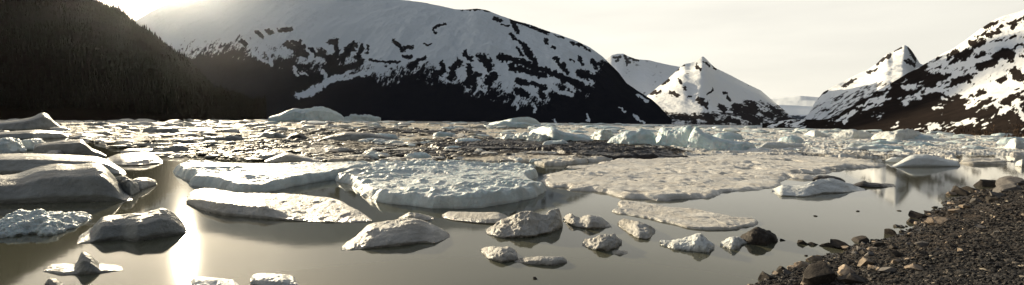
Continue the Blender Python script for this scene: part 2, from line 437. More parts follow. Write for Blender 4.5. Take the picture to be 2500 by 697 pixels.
# --- the near slope on the right, dark tundra with snow patches
M6_SNOW = [([(2095, 262), (2108, 256), (2120, 250)], 3), ([(2062, 300), (2072, 285), (2084, 272)], 4), ([(2145, 222), (2170, 210)], 4), ([(2152, 246), (2160, 240)], 4), ([(2110, 270), (2118, 262)], 3), ([(2205, 215), (2235, 210)], 5),
           ([(2265, 222), (2280, 218), (2300, 220)], 6), ([(2240, 232), (2248, 240)], 4), ([(2300, 242), (2310, 244)], 4), ([(2280, 264), (2300, 262)], 3), ([(2268, 316), (2285, 306), (2294, 314)], 5),
           ([(2320, 228), (2345, 214), (2365, 212)], 9), ([(2400, 208), (2430, 215), (2460, 222)], 11), ([(2440, 275), (2455, 270)], 7), ([(2402, 304), (2412, 302)], 4), ([(2404, 260), (2410, 260)], 4),
           ([(2380, 195), (2410, 178), (2440, 170)], 10), ([(2300, 178), (2320, 168), (2340, 155)], 5), ([(2385, 125), (2415, 110), (2440, 118)], 8), ([(2450, 75), (2490, 62)], 8), ([(2470, 130), (2500, 160)], 12),
           ([(2485, 100), (2510, 105)], 7), ([(2480, 250), (2500, 290)], 6), ([(2330, 135), (2350, 120), (2380, 95)], 5), ([(2260, 170), (2285, 160), (2310, 145)], 3), ([(2430, 255), (2470, 265)], 5)]
M6_DARK = [([(2370, 105), (2390, 110), (2400, 102)], 8), ([(2440, 132), (2470, 135)], 9), ([(2480, 60), (2470, 70)], 4), ([(2330, 128), (2352, 140)], 7), ([(2395, 160), (2425, 155), (2435, 140)], 8), ([(2475, 175), (2490, 190)], 12),
           ([(2330, 195), (2370, 190)], 6), ([(2440, 200), (2455, 190)], 6), ([(2410, 85), (2440, 80)], 5)]


def snow_m6(x, y, X, Y, Z, T, B, E):
    low = line([(1950, 290), (2100, 235), (2240, 195), (2330, 200), (2420, 225), (2500, 240), (2800, 250)])(x)
    dens = np.clip((y - low) / 240.0, -0.26, 0.10) + np.clip((x - be(2250, 200)[0] * F) / 1300.0, -0.12, 0.10)
    s = 0.365 + dens + rot_noise(x, y, 0.40, 36, 14, 83, octv=5, gain=0.6) * 0.95 + rot_noise(x, y, 0.40, 11, 4, 87, octv=3) * 0.36
    s = np.clip(0.47 + (s - 0.47) * 2.2, 0, 1)
    s = np.maximum(s, 0.9 * strokes_field(B, E, M6_SNOW))
    return s * (1 - strokes_field(B, E, M6_DARK)) * np.clip((T - 0.010) * 150, 0, 1)


MAT_M6 = mountain_material('tundra_and_snow', (0.010, 0.009, 0.009), (0.034, 0.026, 0.022), (0.80, 0.81, 0.80), 0.028)
_, M6G = mountain('near_mountain_slope', [(1860, 324), (1930, 312), (1965, 307), (2000, 303), (2045, 289), (2080, 269), (2110, 246), (2150, 222), (2180, 204), (2215, 186), (2250, 168), (2300, 138), (2340, 118), (2370, 97), (2395, 78), (2420, 64), (2440, 54), (2470, 46), (2500, 34), (2560, 8), (2640, -30), (2760, -60)],
         [(1930, 330), (2100, 230), (2250, 170), (2400, 132), (2500, 112), (2760, 90)], [(1930, 520), (2050, 900), (2250, 1500), (2500, 1700), (2760, 1700)],
         [(0, 0), (0.02, 0.004), (0.10, 0.07), (0.3, 0.29), (0.7, 0.73), (1, 1)], 620, 300, MAT_M6, snow_m6, relief=0.045, rscale=14, seed=53, jag=1.0, tpow=2.0)

# --- dark wooded hillside on the left
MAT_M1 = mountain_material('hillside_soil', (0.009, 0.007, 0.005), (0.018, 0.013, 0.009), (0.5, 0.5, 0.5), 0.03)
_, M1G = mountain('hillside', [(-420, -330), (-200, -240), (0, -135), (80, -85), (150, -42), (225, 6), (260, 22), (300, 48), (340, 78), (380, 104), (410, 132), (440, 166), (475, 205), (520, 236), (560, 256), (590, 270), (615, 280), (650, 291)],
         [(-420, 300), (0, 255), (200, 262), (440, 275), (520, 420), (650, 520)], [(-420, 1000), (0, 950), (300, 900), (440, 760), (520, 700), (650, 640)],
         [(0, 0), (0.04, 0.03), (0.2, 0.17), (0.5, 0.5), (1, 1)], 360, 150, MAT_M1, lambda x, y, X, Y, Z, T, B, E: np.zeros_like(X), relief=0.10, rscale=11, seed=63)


def forest(name, G, count, hmin, hmax, mat, seed, tmin=0.03, cone=3):
    rng = np.random.default_rng(seed)
    X, Y, Z, T = G
    rows = int((T[:, 0] <= 1.0).sum())
    fi = rng.uniform(tmin, 1, count) * (rows - 1.001); fj = rng.uniform(0, 1, count) * (X.shape[1] - 1.001)
    # a share of the trees stands along the crest
    fi[: count // 30] = (rows - 1.001) * rng.uniform(0.99, 1, count // 30)
    i, j = fi.astype(int), fj.astype(int); a, b = fi - i, fj - j
    g = lambda A: A[i, j] * (1 - a) * (1 - b) + A[i + 1, j] * a * (1 - b) + A[i, j + 1] * (1 - a) * b + A[i + 1, j + 1] * a * b
    px, py, pz = g(X), g(Y), g(Z)
    h = rng.uniform(hmin, hmax, count) * (0.6 + 0.75 * rng.random(count) ** 2); r = h * rng.uniform(0.13, 0.2, count)
    V, Tr = [], []
    N = 6; base = 0
    ang0 = rng.uniform(0, 6.28, count)
    for k in range(cone):
        z0 = h * (0.10 + 0.27 * k); z1 = h * (0.52 + 0.26 * k) if k < cone - 1 else h * 1.02
        rr = r * (1.0 - 0.28 * k)
        ring = []
        for q in range(N):
            an = ang0 + k * 0.5 + q * 2 * math.pi / N
            jit = rng.uniform(0.55, 1.25, count)
            ring.append(np.stack([px + np.cos(an) * rr * jit, py + np.sin(an) * rr * jit, pz - 0.5 + z0 - rng.uniform(0, 0.07, count) * h], -1))
        apex = np.stack([px, py, pz - 0.5 + z1], -1)
        blk = np.stack(ring + [apex], 1)          # count, N+1, 3
        off = base + np.arange(count)[:, None] * (N + 1)
        for q in range(N):
            Tr.append(np.concatenate([off + q, off + (q + 1) % N, off + N], 1))
        V.append(blk.reshape(-1, 3)); base += count * (N + 1)
    V = np.concatenate(V); Tr = np.concatenate(Tr)
    o = mesh_from(name, V, tris=Tr, mat=mat, smooth=False, kind='stuff', loc=(float(px.mean()), float(py.mean()), 0))
    return o


n = NT('conifer_foliage')
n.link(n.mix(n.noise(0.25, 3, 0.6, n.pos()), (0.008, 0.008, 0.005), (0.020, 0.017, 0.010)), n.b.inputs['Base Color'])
n.b.inputs['Roughness'].default_value = 0.9; n.b.inputs['Specular IOR Level'].default_value = 0.1
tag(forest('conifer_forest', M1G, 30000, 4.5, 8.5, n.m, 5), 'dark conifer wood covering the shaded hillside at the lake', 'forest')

n = NT('brush_twigs')
n.link(n.mix(n.noise(0.6, 3, 0.6, n.pos()), (0.05, 0.032, 0.022), (0.10, 0.066, 0.045)), n.b.inputs['Base Color'])
n.b.inputs['Roughness'].default_value = 0.9; n.b.inputs['Specular IOR Level'].default_value = 0.1


def brush(name, G, count, mat, seed):
    rng = np.random.default_rng(seed)
    X, Y, Z, T = G
    nr = int((T[:, 0] <= 0.03).sum()); j0 = int(X.shape[1] * 0.40)
    i = rng.integers(1, nr, count); j = rng.integers(j0, X.shape[1] - 1, count)
    i = (1 + (i - 1) * rng.random(count) ** 1.5).astype(int)
    px = X[i, j] + rng.uniform(-2, 2, count); py = Y[i, j] + rng.uniform(-2, 2, count); pz = Z[i, j]
    V, Tr = [], []; base = 0
    for k in range(7):
        an = rng.uniform(0, 6.28, count); ln = rng.uniform(0.5, 1.7, count); lean = rng.uniform(0.1, 0.7, count) * ln; w = rng.uniform(0.06, 0.2, count)
        p = np.stack([px, py, pz - 0.15], -1)
        a = p + np.stack([np.cos(an + 1.57) * w, np.sin(an + 1.57) * w, 0 * w], -1)
        b = p - np.stack([np.cos(an + 1.57) * w, np.sin(an + 1.57) * w, 0 * w], -1)
        c = p + np.stack([np.cos(an) * lean, np.sin(an) * lean, ln], -1)
        V.append(np.stack([a, b, c], 1).reshape(-1, 3)); Tr.append(base + np.arange(count * 3).reshape(-1, 3)); base += count * 3
    return mesh_from(name, np.concatenate(V), tris=np.concatenate(Tr), mat=mat, smooth=False, kind='stuff', loc=(float(px.mean()), float(py.mean()), 0))


tag(brush('shore_brush', M6G, 9000, n.m, 8), 'low bare brown brush along the foot of the right slope', 'brush')

# ------------------------------------------------------------------ lake
n = NT('silty_lake_water'); p = n.pos()
n.link(n.mix(n.noise(0.05, 3, 0.5, p), (0.066, 0.066, 0.044), (0.086, 0.084, 0.057)), n.b.inputs['Base Color'])
n.b.inputs['Roughness'].default_value = 0.048
n.b.inputs['IOR'].default_value = 1.33
mp = n.new('ShaderNodeMapping'); n.link(p, mp.inputs['Vector']); mp.inputs['Scale'].default_value = (1.0, 1.6, 1.0)
nb = n.bump(n.noise(1.1, 3, 0.5, mp.outputs[0]), 0.008, 0.08)
nb = n.bump(n.noise(6.0, 2, 0.5, mp.outputs[0]), 0.012, 0.02, nb)
n.link(nb, n.b.inputs['Normal'])
L = 14000.0
xs = np.array([-L, -2000, -400, -60, 60, 400, 2000, L]); ys = np.array([-400, -60, 0, 60, 400, 1500, 4000, L])
gx, gy = np.meshgrid(xs, ys)
mesh_from('lake_water', np.stack([gx, gy, gx * 0], -1).reshape(-1, 3), grid_quads(8, 8), mat=n.m, kind='structure')

# ------------------------------------------------------------------ ice builders
def fan(name, top, bot, mat, label, cat='iceberg', depth=2.0, crest=0.45, lip=None, lipz=0.72, lipf=0.22, amp=0.05, nscale=1.2, rough=0.6, seed=None, dirt=0.0, group=None, under=0.06):
    """A berg from its traced crest line and waterline (photo pixels): real depth, front face, crest and back face, sunk below the water."""
    seed = seed if seed is not None else int(abs(top[0][0]) * 7 + top[0][1])
    top = np.array(top, float); bot = np.array(bot, float)
    u0, u1 = max(top[0, 0], bot[0, 0]), min(top[-1, 0], bot[-1, 0])
    nc = int(np.clip((u1 - u0) * 0.85, 44, 330))
    s = np.linspace(0, 1, nc); us = u0 + (u1 - u0) * (0.5 - 0.5 * np.cos(s * math.pi) * 0.6 - 0.2 * (1 - 2 * s))
    hw = max(3, nc // 20); ker = np.hanning(2 * hw + 3)[1:-1]; ker /= ker.sum()
    sm = lambda a: np.convolve(np.pad(a, hw, 'reflect', reflect_type='odd'), ker, 'valid')
    vt = sm(np.interp(us, top[:, 0], top[:, 1])); vb = sm(np.interp(us, bot[:, 0], bot[:, 1]))
    vb = np.maximum(vb, vt + 0.6)
    b, eb = be(us, vb); _, et = be(us, vt)
    D0 = -EYE / eb
    endw = np.sqrt(np.clip(1 - (2 * s - 1) ** 2, 0, 1)) ** 0.7
    D1 = D0 + crest * depth * endw
    lim = np.where(et < -1e-4, EYE / np.maximum(-et, 1e-4), 1e9)
    D1 = np.minimum(D1, D0 + 0.62 * (lim - D0))
    zc = EYE + et * D1
    D2 = D1 + np.maximum((1 - crest) * depth * endw, 0.25 * zc + 0.02)
    if lip is not None:
        lp = np.array(lip, float); vl = sm(np.interp(us, lp[:, 0], lp[:, 1])); _, el = be(us, vl)
        Dl = D0 + 0.12 * (D1 - D0); zl = np.clip(EYE + el * Dl, 0.1 * zc, zc)
    else:
        Dl = D0 + lipf * (D1 - D0); zl = lipz * zc
    sub = np.minimum(0.4, 0.15 + 0.5 * zc)
    cD = np.stack([D0 + 0.4 * sub, D0 + under * zc * 0.6, D0 + 0.0 * zc, Dl, D0 + 0.55 * (D1 - D0), D1, D1 + 0.45 * (D2 - D1), D2, D2 - 0.1 * sub])
    zm = np.maximum(zl + (zc - zl) * 0.62, 0)
    cz = np.stack([-sub, -0.02 + 0 * zc, 0.30 * zl, zl, zm, zc, 0.66 * zc, 0 * zc, -sub])
    ct = np.array([0, 1, 1.8, 3, 4.6, 6, 7.2, 8.4, 9.2]); nr = int(np.clip(nc * 0.55, 34, 150))
    t = np.linspace(0, 9.2, nr)
    Dg = np.stack([np.interp(t, ct, cD[:, k]) for k in range(nc)], 1)
    Zg = np.stack([np.interp(t, ct, cz[:, k]) for k in range(nc)], 1)
    sk = max(1, nr // 30)
    for _ in range(sk):
        Dg[1:-1] = (Dg[:-2] + 2 * Dg[1:-1] + Dg[2:]) / 4; Zg[1:-1] = (Zg[:-2] + 2 * Zg[1:-1] + Zg[2:]) / 4
    X = b[None, :] * Dg; Y = Dg.copy()
    P = np.stack([X, Y, Zg], -1)
    dr = np.gradient(P, axis=0); dc = np.gradient(P, axis=1)
    Nn = np.cross(dc, dr); Nn /= (np.linalg.norm(Nn, axis=-1, keepdims=True) + 1e-9)
    hmax = float(zc.max())
    wid = float((us[-1] - us[0]) / F * np.median(D0))
    sc = nscale * 3.0 / max(wid, 0.3)
    d = fbm(X * sc, Y * sc, Zg * sc * 1.3, seed, 5, rough) + 0.6 * np.minimum(0.15, fbm(X * sc * 2.6, Y * sc * 2.6, Zg * sc * 2.6, seed + 3, 4, 0.55))
    A = amp * max(hmax, 0.12 * wid)
    d = d + 1.1 * fbm(X * sc * 0.35, Y * sc * 0.35, Zg * sc * 0.7, seed + 7, 3, 0.5)
    if mat in (M_DIRTY, M_CLEAN, M_WHITE):
        d = d + 0.42 * (fbm(X * sc * 0.8, Y * sc * 0.8, Zg * sc, seed + 15, 4, 0.55, ridged=True) - 0.35)
    fade = np.sin(np.linspace(0, math.pi, nc)) ** 0.35
    P = P + Nn * (1.35 * d * A * fade)[..., None]
    P = P.reshape(-1, 3)
    q = grid_quads(nr, nc)
    cx, cy = float(P[:, 0].mean()), float(P[:, 1].mean())
    # end caps
    left = np.arange(nr) * nc; right = left + nc - 1
    cap = []
    for side, fl in ((left, 0), (right, 1)):
        c = len(P); P = np.vstack([P, P[side].mean(0)])
        a_, b_ = side, np.roll(side, -1)
        tr = np.stack([a_, b_, np.full(nr, c)], -1)
        cap.append(tr if fl else tr[:, ::-1])
    dv = np.full(len(P), dirt) if np.isscalar(dirt) else dirt
    o = mesh_from(name, P, q, np.concatenate(cap), mat=mat, attrs={'dirt': dv}, loc=(cx, cy, 0.0))
    tag(o, label, cat, group)
    return o


def chaikin(p, k=2):
    for _ in range(k):
        q = np.roll(p, -1, 0)
        p = np.stack([p * 0.75 + q * 0.25, p * 0.25 + q * 0.75], 1).reshape(-1, 2)
    return p


def sdist(px, py, poly):
    d = np.full(px.shape, 1e9); ins = np.zeros(px.shape, bool)
    a = poly; b = np.roll(poly, -1, 0)
    for (ax, ay), (bx, by) in zip(a, b):
        ex, ey = bx - ax, by - ay; l2 = ex * ex + ey * ey + 1e-12
        t = np.clip(((px - ax) * ex + (py - ay) * ey) / l2, 0, 1)
        d = np.minimum(d, (px - ax - t * ex) ** 2 + (py - ay - t * ey) ** 2)
        if abs(ey) > 1e-12:
            c = ((ay > py) != (by > py)) & (px < ex * (py - ay) / ey + ax); ins ^= c
    d = np.sqrt(d)
    return np.where(ins, d, -d)


def slab_mesh(poly, T, w, relief, hum, seed, nx, ny, edge=0.3, hscale=1.0, pits=0.0, ponds=0.0):
    relief = relief * 0.8; hscale = hscale * 0.55
    poly = chaikin(np.asarray(poly, float))
    lo, hi = poly.min(0) - 2.2 * w, poly.max(0) + 2.2 * w
    gx, gy = np.meshgrid(np.linspace(lo[0], hi[0], nx), np.linspace(lo[1], hi[1], ny))
    d = sdist(gx, gy, poly)
    d = d + fbm(gx * 0.26 / hscale, gy * 0.26 / hscale, seed=seed, octv=5, gain=0.5) * edge * 1.3
    if ponds:
        pn = fbm(gx * 0.16, gy * 0.13, seed=seed + 21, octv=5, gain=0.6)
        d = np.minimum(d, (0.30 - pn) * ponds * (1 + 0 * d) + 0.12 * np.clip(-d, 0, 1))
    s = np.clip((d + 0.35 * w) / (1.35 * w), 0, 1)
    prof = 1 - (1 - s) ** 2.2
    z = -0.3 + (T + 0.3) * prof
    r = fbm(gx * 0.5 / hscale, gy * 0.5 / hscale, seed=seed + 2, octv=6, gain=0.62) * relief
    r = r + hum * (1 - np.abs(fbm(gx * 0.7 / hscale, gy * 0.95 / hscale, seed=seed + 5, octv=3))) ** 4 * sstep(-0.25, 0.35, fbm(gx * 0.18 / hscale, gy * 0.22 / hscale, seed=seed + 11, octv=3))
    r = r + 1.1 * relief * fbm(gx * 0.14 / hscale, gy * 0.2 / hscale, seed=seed + 13, octv=3)
    r = r - pits * sstep(0.25, 0.75, fbm(gx * 1.7 / hscale, gy * 2.2 / hscale, seed=seed + 7, octv=3))
    z = z + r * sstep(0.3, 1.0, s)
    keep = d > -0.4 * w
    V = np.stack([gx, gy, z], -1).reshape(-1, 3)
    return V, grid_quads(ny, nx, keep), d.ravel(), gx.ravel(), gy.ravel()


def slab(name, front, back, mat, label, T=0.3, w=0.25, relief=0.08, hum=0.1, seed=1, res=1.0, edge=0.3, cat='ice floe', hscale=1.0, dirtfn=None, group=None, pits=0.0, ponds=0.0):
    """A flat floe: waterline pixels along the front, upper-edge pixels along the back."""
    f = np.array(front, float); bk = np.array(back, float)
    fx, fy = ground(f[:, 0], f[:, 1], 0.0); bx, by = ground(bk[:, 0], bk[:, 1], T)
    poly = np.concatenate([np.stack([fx, fy], -1), np.stack([bx, by], -1)])
    wpx = f[:, 0].max() - f[:, 0].min()
    nx = int(np.clip(wpx * 0.62 * res, 60, 620)); ny = int(np.clip(nx * 0.62, 50, 360))
    V, q, d, gx, gy = slab_mesh(poly, T, w, relief, hum, seed, nx, ny, edge, hscale, pits, ponds)
    dirt = np.zeros(len(V)) if dirtfn is None else dirtfn(gx, gy, d, V[:, 2])
    V, q, at = compact(V, q, {'dirt': dirt})
    o = mesh_from(name, V, q, mat=mat, attrs=at, loc=(float(V[:, 0].mean()), float(V[:, 1].mean()), 0.0))
    return tag(o, label, cat, group)


# ------------------------------------------------------------------ pack ice over the far lake
FRONT = [(-300, 340), (-40, 338), (150, 334), (255, 360), (300, 372), (395, 388), (415, 391), (560, 397), (870, 399), (1000, 400), (1290, 402), (1330, 410), (1400, 404), (1500, 392), (1560, 388), (1900, 384), (2190, 390), (2240, 382), (2350, 398), (2460, 400), (2500, 398), (2900, 398)]
fb, fe = be([a for a, _ in FRONT], [a for _, a in FRONT]); FD = -EYE / fe
NCOL, NROW = 1500, 330
ub = np.linspace(be(-120, 300)[0], be(2620, 300)[0], NCOL)
inv = np.linspace(1 / 21.0, 1 / 1500.0, NROW)
inv = np.concatenate([inv[inv > 1 / 900.0]])
NROW = len(inv)
Dg, Bg = np.meshgrid(1 / inv, ub, indexing='ij')
X, Y = Bg * Dg, Dg
fd = np.interp(Bg, fb, FD)
ps = np.maximum(1.0, Dg / 90.0)                       # floes read larger far off because the small ones hide behind one another
vpx = EYE * F / Dg                                    # pixels below the horizon
n1 = fbm(X * 0.16, Y * 0.10, seed=201, octv=6, gain=0.55)
n2 = fbm(X * 0.55, Y * 0.40, seed=211, octv=5, gain=0.6)
n3 = fbm(X * 0.045, Y * 0.03, seed=221, octv=4, gain=0.55)
cover = 0.11 + 0.6 * n1 + 0.6 * n2 + 0.35 * n3
upx = CU + Bg * F
cover = cover + 0.16 * sstep(900, 1700, upx) - 0.14 * (1 - sstep(420, 620, upx)) * sstep(0, 25, vpx - 14) + 0.25 * sstep(180, 500, Dg)
cover = cover - 1.2 * (1 - sstep(0.985, 1.06, Dg / fd + 0.03 * n2))
cover = cover - 0.9 * sstep(2320, 2360, upx) * np.exp(-((vpx - 74) / 9) ** 2)
Hh = np.clip(cover, -0.4, 0.9)
Zp = np.where(Hh > 0, 0.10 * sstep(0, 0.10, Hh) + 0.34 * Hh, Hh * 1.2) * (1 + 0.35 * sstep(120, 500, Dg))
pk = np.clip(fbm(X * 0.33, Y * 0.22, seed=251, octv=5, gain=0.6), 0, 1)
Zp = Zp + (Hh > 0.03) * (0.9 * pk ** 1.5 + 0.35 * np.clip(fbm(X * 0.12, Y * 0.07, seed=255, octv=4), 0, 1)) * (0.6 + 0.7 * sstep(60, 250, Dg)) * sstep(1.03, 1.4, Dg / fd)
Zp = Zp + (Hh > 0.05) * 0.26 * np.clip(fbm(X * 1.1, Y * 0.8, seed=231, octv=4, gain=0.6), 0, 1) * (1 + 0.8 * sstep(1200, 1800, upx))
Zp = np.maximum(Zp, -0.25)
# cover of silt and gravel on the floes, by place on the lake
dz = fbm(X * 0.10, Y * 0.16, seed=241, octv=6, gain=0.6)


def blob(u, v, su, sv):
    b_, e_ = be(u, v); D_ = -EYE / e_
    return np.exp(-(((Bg - b_) * F / su) ** 2 + ((vpx - EYE * F / D_) / sv) ** 2) ** 2)


dband = np.maximum.reduce([blob(1330, 362, 290, 21), blob(1180, 352, 170, 12), blob(1560, 376, 130, 14), 0.9 * blob(720, 362, 190, 20), 0.8 * blob(960, 378, 210, 10), 0.8 * blob(880, 322, 260, 7), 0.5 * blob(1120, 380, 160, 10), 0.55 * blob(560, 372, 120, 16)])
dirt = np.clip(0.30 * sstep(-0.1, 0.7, dz) + dband * (1.0 + 0.8 * dz) + 0.15 * (1 - sstep(900, 1500, upx)), 0, 1)
st1 = fbm(X * 0.13, Y * 0.13, seed=261, octv=4, gain=0.55); st2 = fbm(X * 0.05, Y * 0.030, seed=265, octv=4, gain=0.55); st3 = fbm(X * 0.02, Y * 0.009, seed=269, octv=4, gain=0.55)
streak = np.where(Dg < 70, st1, np.where(Dg < 170, st2, st3))
dirt = np.clip(dirt + 0.62 * sstep(0.10, 0.36, streak) * (1 - 0.35 * sstep(1200, 1800, upx)), 0, 1)
dirt = np.where(Dg > 420, dirt * 0.6, dirt)
keep = Zp > -0.16
V = np.stack([X, Y, Zp], -1).reshape(-1, 3); q = grid_quads(NROW, NCOL, keep)
V, q, at = compact(V, q, {'dirt': dirt.ravel(), 'warm': (1 - sstep(1000, 1700, upx)).ravel()})

n = NT('pack_ice'); p = n.pos()
base = n.mix(n.ramp(n.noise(0.35, 6, 0.65, p), [(0.36, 0.0), (0.66, 1.0)]), (0.74, 0.74, 0.70), (0.50, 0.45, 0.37))
base = n.mix(n.math('MULTIPLY', n.attr('warm'), 0.72), base, (0.36, 0.30, 0.21))
dd = n.math('ADD', n.attr('dirt'), n.math('MULTIPLY', n.math('SUBTRACT', n.noise(1.3, 5, 0.7, p), 0.5), 0.9))
base = n.mix(n.ramp(dd, [(0.34, 0.0), (0.56, 1.0)]), base, n.mix(n.ramp(n.noise(2.5, 4, 0.7, p), [(0.45, 0.0), (0.75, 1.0)]), (0.012, 0.009, 0.007), (0.06, 0.047, 0.035)))
n.link(base, n.b.inputs['Base Color']); n.b.inputs['Roughness'].default_value = 0.7; n.b.inputs['Specular IOR Level'].default_value = 0.08
nb = n.bump(n.noise(2.2, 6, 0.65, p), 0.9, 0.22)
n.link(nb, n.b.inputs['Normal'])
o = mesh_from('brash_ice', V, q, mat=n.m, attrs=at, kind='stuff')
tag(o, 'pack of brash ice and slush covering the lake out to the far shore', 'brash ice')

def rubble(name, count, mat, seed, urange, pick, lo, hi, label, flat=0.6):
    rng = np.random.default_rng(seed)
    u = rng.uniform(urange[0], urange[1], count * 4); dv = 7 + 100 * rng.random(count * 4) ** 1.2
    v = 280 + 0.0125 * u + dv
    b_, e_ = be(u, v); D = -EYE / e_
    ok = (D > np.interp(b_, fb, FD) * 1.03) & pick(u, v, b_ * D, D, rng)
    ok &= ~((u > 2320) & (dv > 64)) & ~((u > 1560) & (u < 2200) & (dv > 68))
    b_, D = b_[ok][:count], D[ok][:count]; N = len(D); x = b_ * D
    import bmesh
    bm = bmesh.new(); bmesh.ops.create_icosphere(bm, subdivisions=2, radius=1.0)
    P = np.array([w_.co[:] for w_ in bm.verts]); T = np.array([[w_.index for w_ in f.verts] for f in bm.faces]); bm.free()
    sz_ = (lo + (hi - lo) * rng.random(N) ** 4) / F * D
    Q = np.repeat(P[None], N, 0)
    for _ in range(6):
        nn = rng.normal(size=(N, 3)); nn /= np.linalg.norm(nn, axis=1, keepdims=True); hh = rng.uniform(0.35, 0.8, N)
        ov = np.maximum((Q * nn[:, None]).sum(-1) - hh[:, None], 0); Q = Q - ov[..., None] * nn[:, None]
    Q = Q * rng.uniform(0.88, 1.12, (N, len(P), 1))
    st = np.stack([rng.uniform(0.9, 1.9, N), rng.uniform(0.8, 1.6, N), np.minimum(rng.uniform(0.35, 1.0, N) * flat, 1.6 / sz_)], -1)
    Q = Q * st[:, None] * sz_[:, None, None] + np.stack([x, D, 0.10 + 0.15 * sz_ * flat], -1)[:, None]
    Tt = (T[None] + (np.arange(N) * len(P))[:, None, None]).reshape(-1, 3)
    o = mesh_from(name, Q.reshape(-1, 3), tris=Tt, mat=mat, smooth=True, kind='stuff', attrs={'dirt': np.zeros(N * len(P))})
    o.data.set_sharp_from_angle(angle=0.6)
    return tag(o, label, 'ice rubble' if mat is not M_MUD else 'debris')


def in_dirt(u, v, x, y, rng):
    f_ = 0
    for (uu, vv, su, sv) in ((1330, 362, 290, 21), (1180, 352, 170, 12), (1560, 376, 130, 12), (720, 362, 200, 22), (960, 378, 210, 10), (880, 326, 260, 9), (560, 372, 120, 14)):
        f_ = np.maximum(f_, np.exp(-(((u - uu) / su) ** 2 + ((v - vv) / sv) ** 2) ** 2))
    return rng.random(len(u)) < 1.1 * f_


rubble('ice_rubble', 1500, M_DIRTY, 71, (-60, 1400), lambda u, v, x, y, r: ~in_dirt(u, v, x, y, r) & (r.random(len(u)) < np.clip((1500 - u) / 700, 0, 1)), 2.0, 19, 'greyish broken ice rubble strewn through the left half of the pack')
rubble('ice_rubble', 2000, M_CLEAN, 72, (640, 2560), lambda u, v, x, y, r: ~in_dirt(u, v, x, y, r) & (r.random(len(u)) < np.clip((u - 500) / 800 - np.clip((v - 350) / 60, 0, 0.7) * (u < 1500), 0, 1)), 2.0, 17, 'white broken ice rubble strewn through the right half of the pack')
rubble('dirt_debris', 6000, M_MUD, 73, (380, 1750), in_dirt, 2.5, 13, 'dark brown silt and gravel lumps lying on the pack in bands')

# ------------------------------------------------------------------ left foreground and middle bergs
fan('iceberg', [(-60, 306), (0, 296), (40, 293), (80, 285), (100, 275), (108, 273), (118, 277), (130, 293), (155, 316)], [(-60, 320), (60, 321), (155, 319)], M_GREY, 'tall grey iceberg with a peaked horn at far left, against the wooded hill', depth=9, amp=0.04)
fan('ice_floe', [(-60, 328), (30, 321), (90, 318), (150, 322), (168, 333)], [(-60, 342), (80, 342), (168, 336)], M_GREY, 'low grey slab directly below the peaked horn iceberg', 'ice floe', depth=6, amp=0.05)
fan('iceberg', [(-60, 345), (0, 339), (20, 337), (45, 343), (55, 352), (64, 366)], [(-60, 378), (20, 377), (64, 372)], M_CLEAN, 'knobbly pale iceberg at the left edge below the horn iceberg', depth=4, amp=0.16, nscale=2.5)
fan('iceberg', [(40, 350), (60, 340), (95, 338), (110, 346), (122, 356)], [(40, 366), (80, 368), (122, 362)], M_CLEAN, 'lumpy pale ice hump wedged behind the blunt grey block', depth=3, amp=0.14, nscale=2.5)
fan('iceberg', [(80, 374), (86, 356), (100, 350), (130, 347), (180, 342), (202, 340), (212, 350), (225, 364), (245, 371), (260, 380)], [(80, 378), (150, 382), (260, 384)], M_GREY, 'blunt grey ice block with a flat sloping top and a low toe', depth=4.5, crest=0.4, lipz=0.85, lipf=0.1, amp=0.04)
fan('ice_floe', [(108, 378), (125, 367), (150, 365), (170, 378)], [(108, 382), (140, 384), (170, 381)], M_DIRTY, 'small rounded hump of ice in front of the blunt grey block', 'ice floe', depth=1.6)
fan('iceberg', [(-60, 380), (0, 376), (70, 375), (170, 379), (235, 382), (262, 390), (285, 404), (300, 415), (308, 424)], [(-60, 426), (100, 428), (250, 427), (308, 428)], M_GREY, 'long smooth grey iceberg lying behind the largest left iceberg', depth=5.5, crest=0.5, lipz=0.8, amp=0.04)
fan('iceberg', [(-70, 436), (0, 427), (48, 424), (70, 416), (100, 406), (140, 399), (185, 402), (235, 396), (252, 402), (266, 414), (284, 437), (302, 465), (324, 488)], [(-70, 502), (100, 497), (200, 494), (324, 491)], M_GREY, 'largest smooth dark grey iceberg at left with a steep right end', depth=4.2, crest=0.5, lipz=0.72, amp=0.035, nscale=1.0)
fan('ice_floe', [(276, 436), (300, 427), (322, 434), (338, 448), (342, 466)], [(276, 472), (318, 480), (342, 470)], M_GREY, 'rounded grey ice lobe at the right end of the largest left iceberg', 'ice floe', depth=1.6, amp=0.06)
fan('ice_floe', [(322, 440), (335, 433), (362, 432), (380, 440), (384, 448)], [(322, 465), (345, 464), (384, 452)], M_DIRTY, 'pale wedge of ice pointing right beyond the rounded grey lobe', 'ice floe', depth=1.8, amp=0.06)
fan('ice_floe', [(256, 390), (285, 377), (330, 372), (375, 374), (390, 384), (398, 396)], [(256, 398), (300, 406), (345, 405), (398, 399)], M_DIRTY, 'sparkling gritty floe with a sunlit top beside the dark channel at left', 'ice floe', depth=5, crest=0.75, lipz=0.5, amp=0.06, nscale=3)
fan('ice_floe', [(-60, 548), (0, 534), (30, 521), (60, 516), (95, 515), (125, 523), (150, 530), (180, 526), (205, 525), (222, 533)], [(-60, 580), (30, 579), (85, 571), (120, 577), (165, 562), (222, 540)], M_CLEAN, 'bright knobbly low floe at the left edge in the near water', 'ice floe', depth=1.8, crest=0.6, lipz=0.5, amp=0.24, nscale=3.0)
fan('iceberg', [(188, 594), (205, 582), (222, 566), (238, 542), (250, 527), (300, 523), (355, 520), (378, 512), (396, 506), (414, 510), (432, 524), (448, 546), (456, 566)], [(188, 597), (240, 592), (300, 585), (335, 592), (400, 580), (456, 570)], M_GREY, 'wedge shaped grey iceberg beside the sun glare in the near water', depth=1.9, crest=0.45, lipz=0.7, amp=0.05)
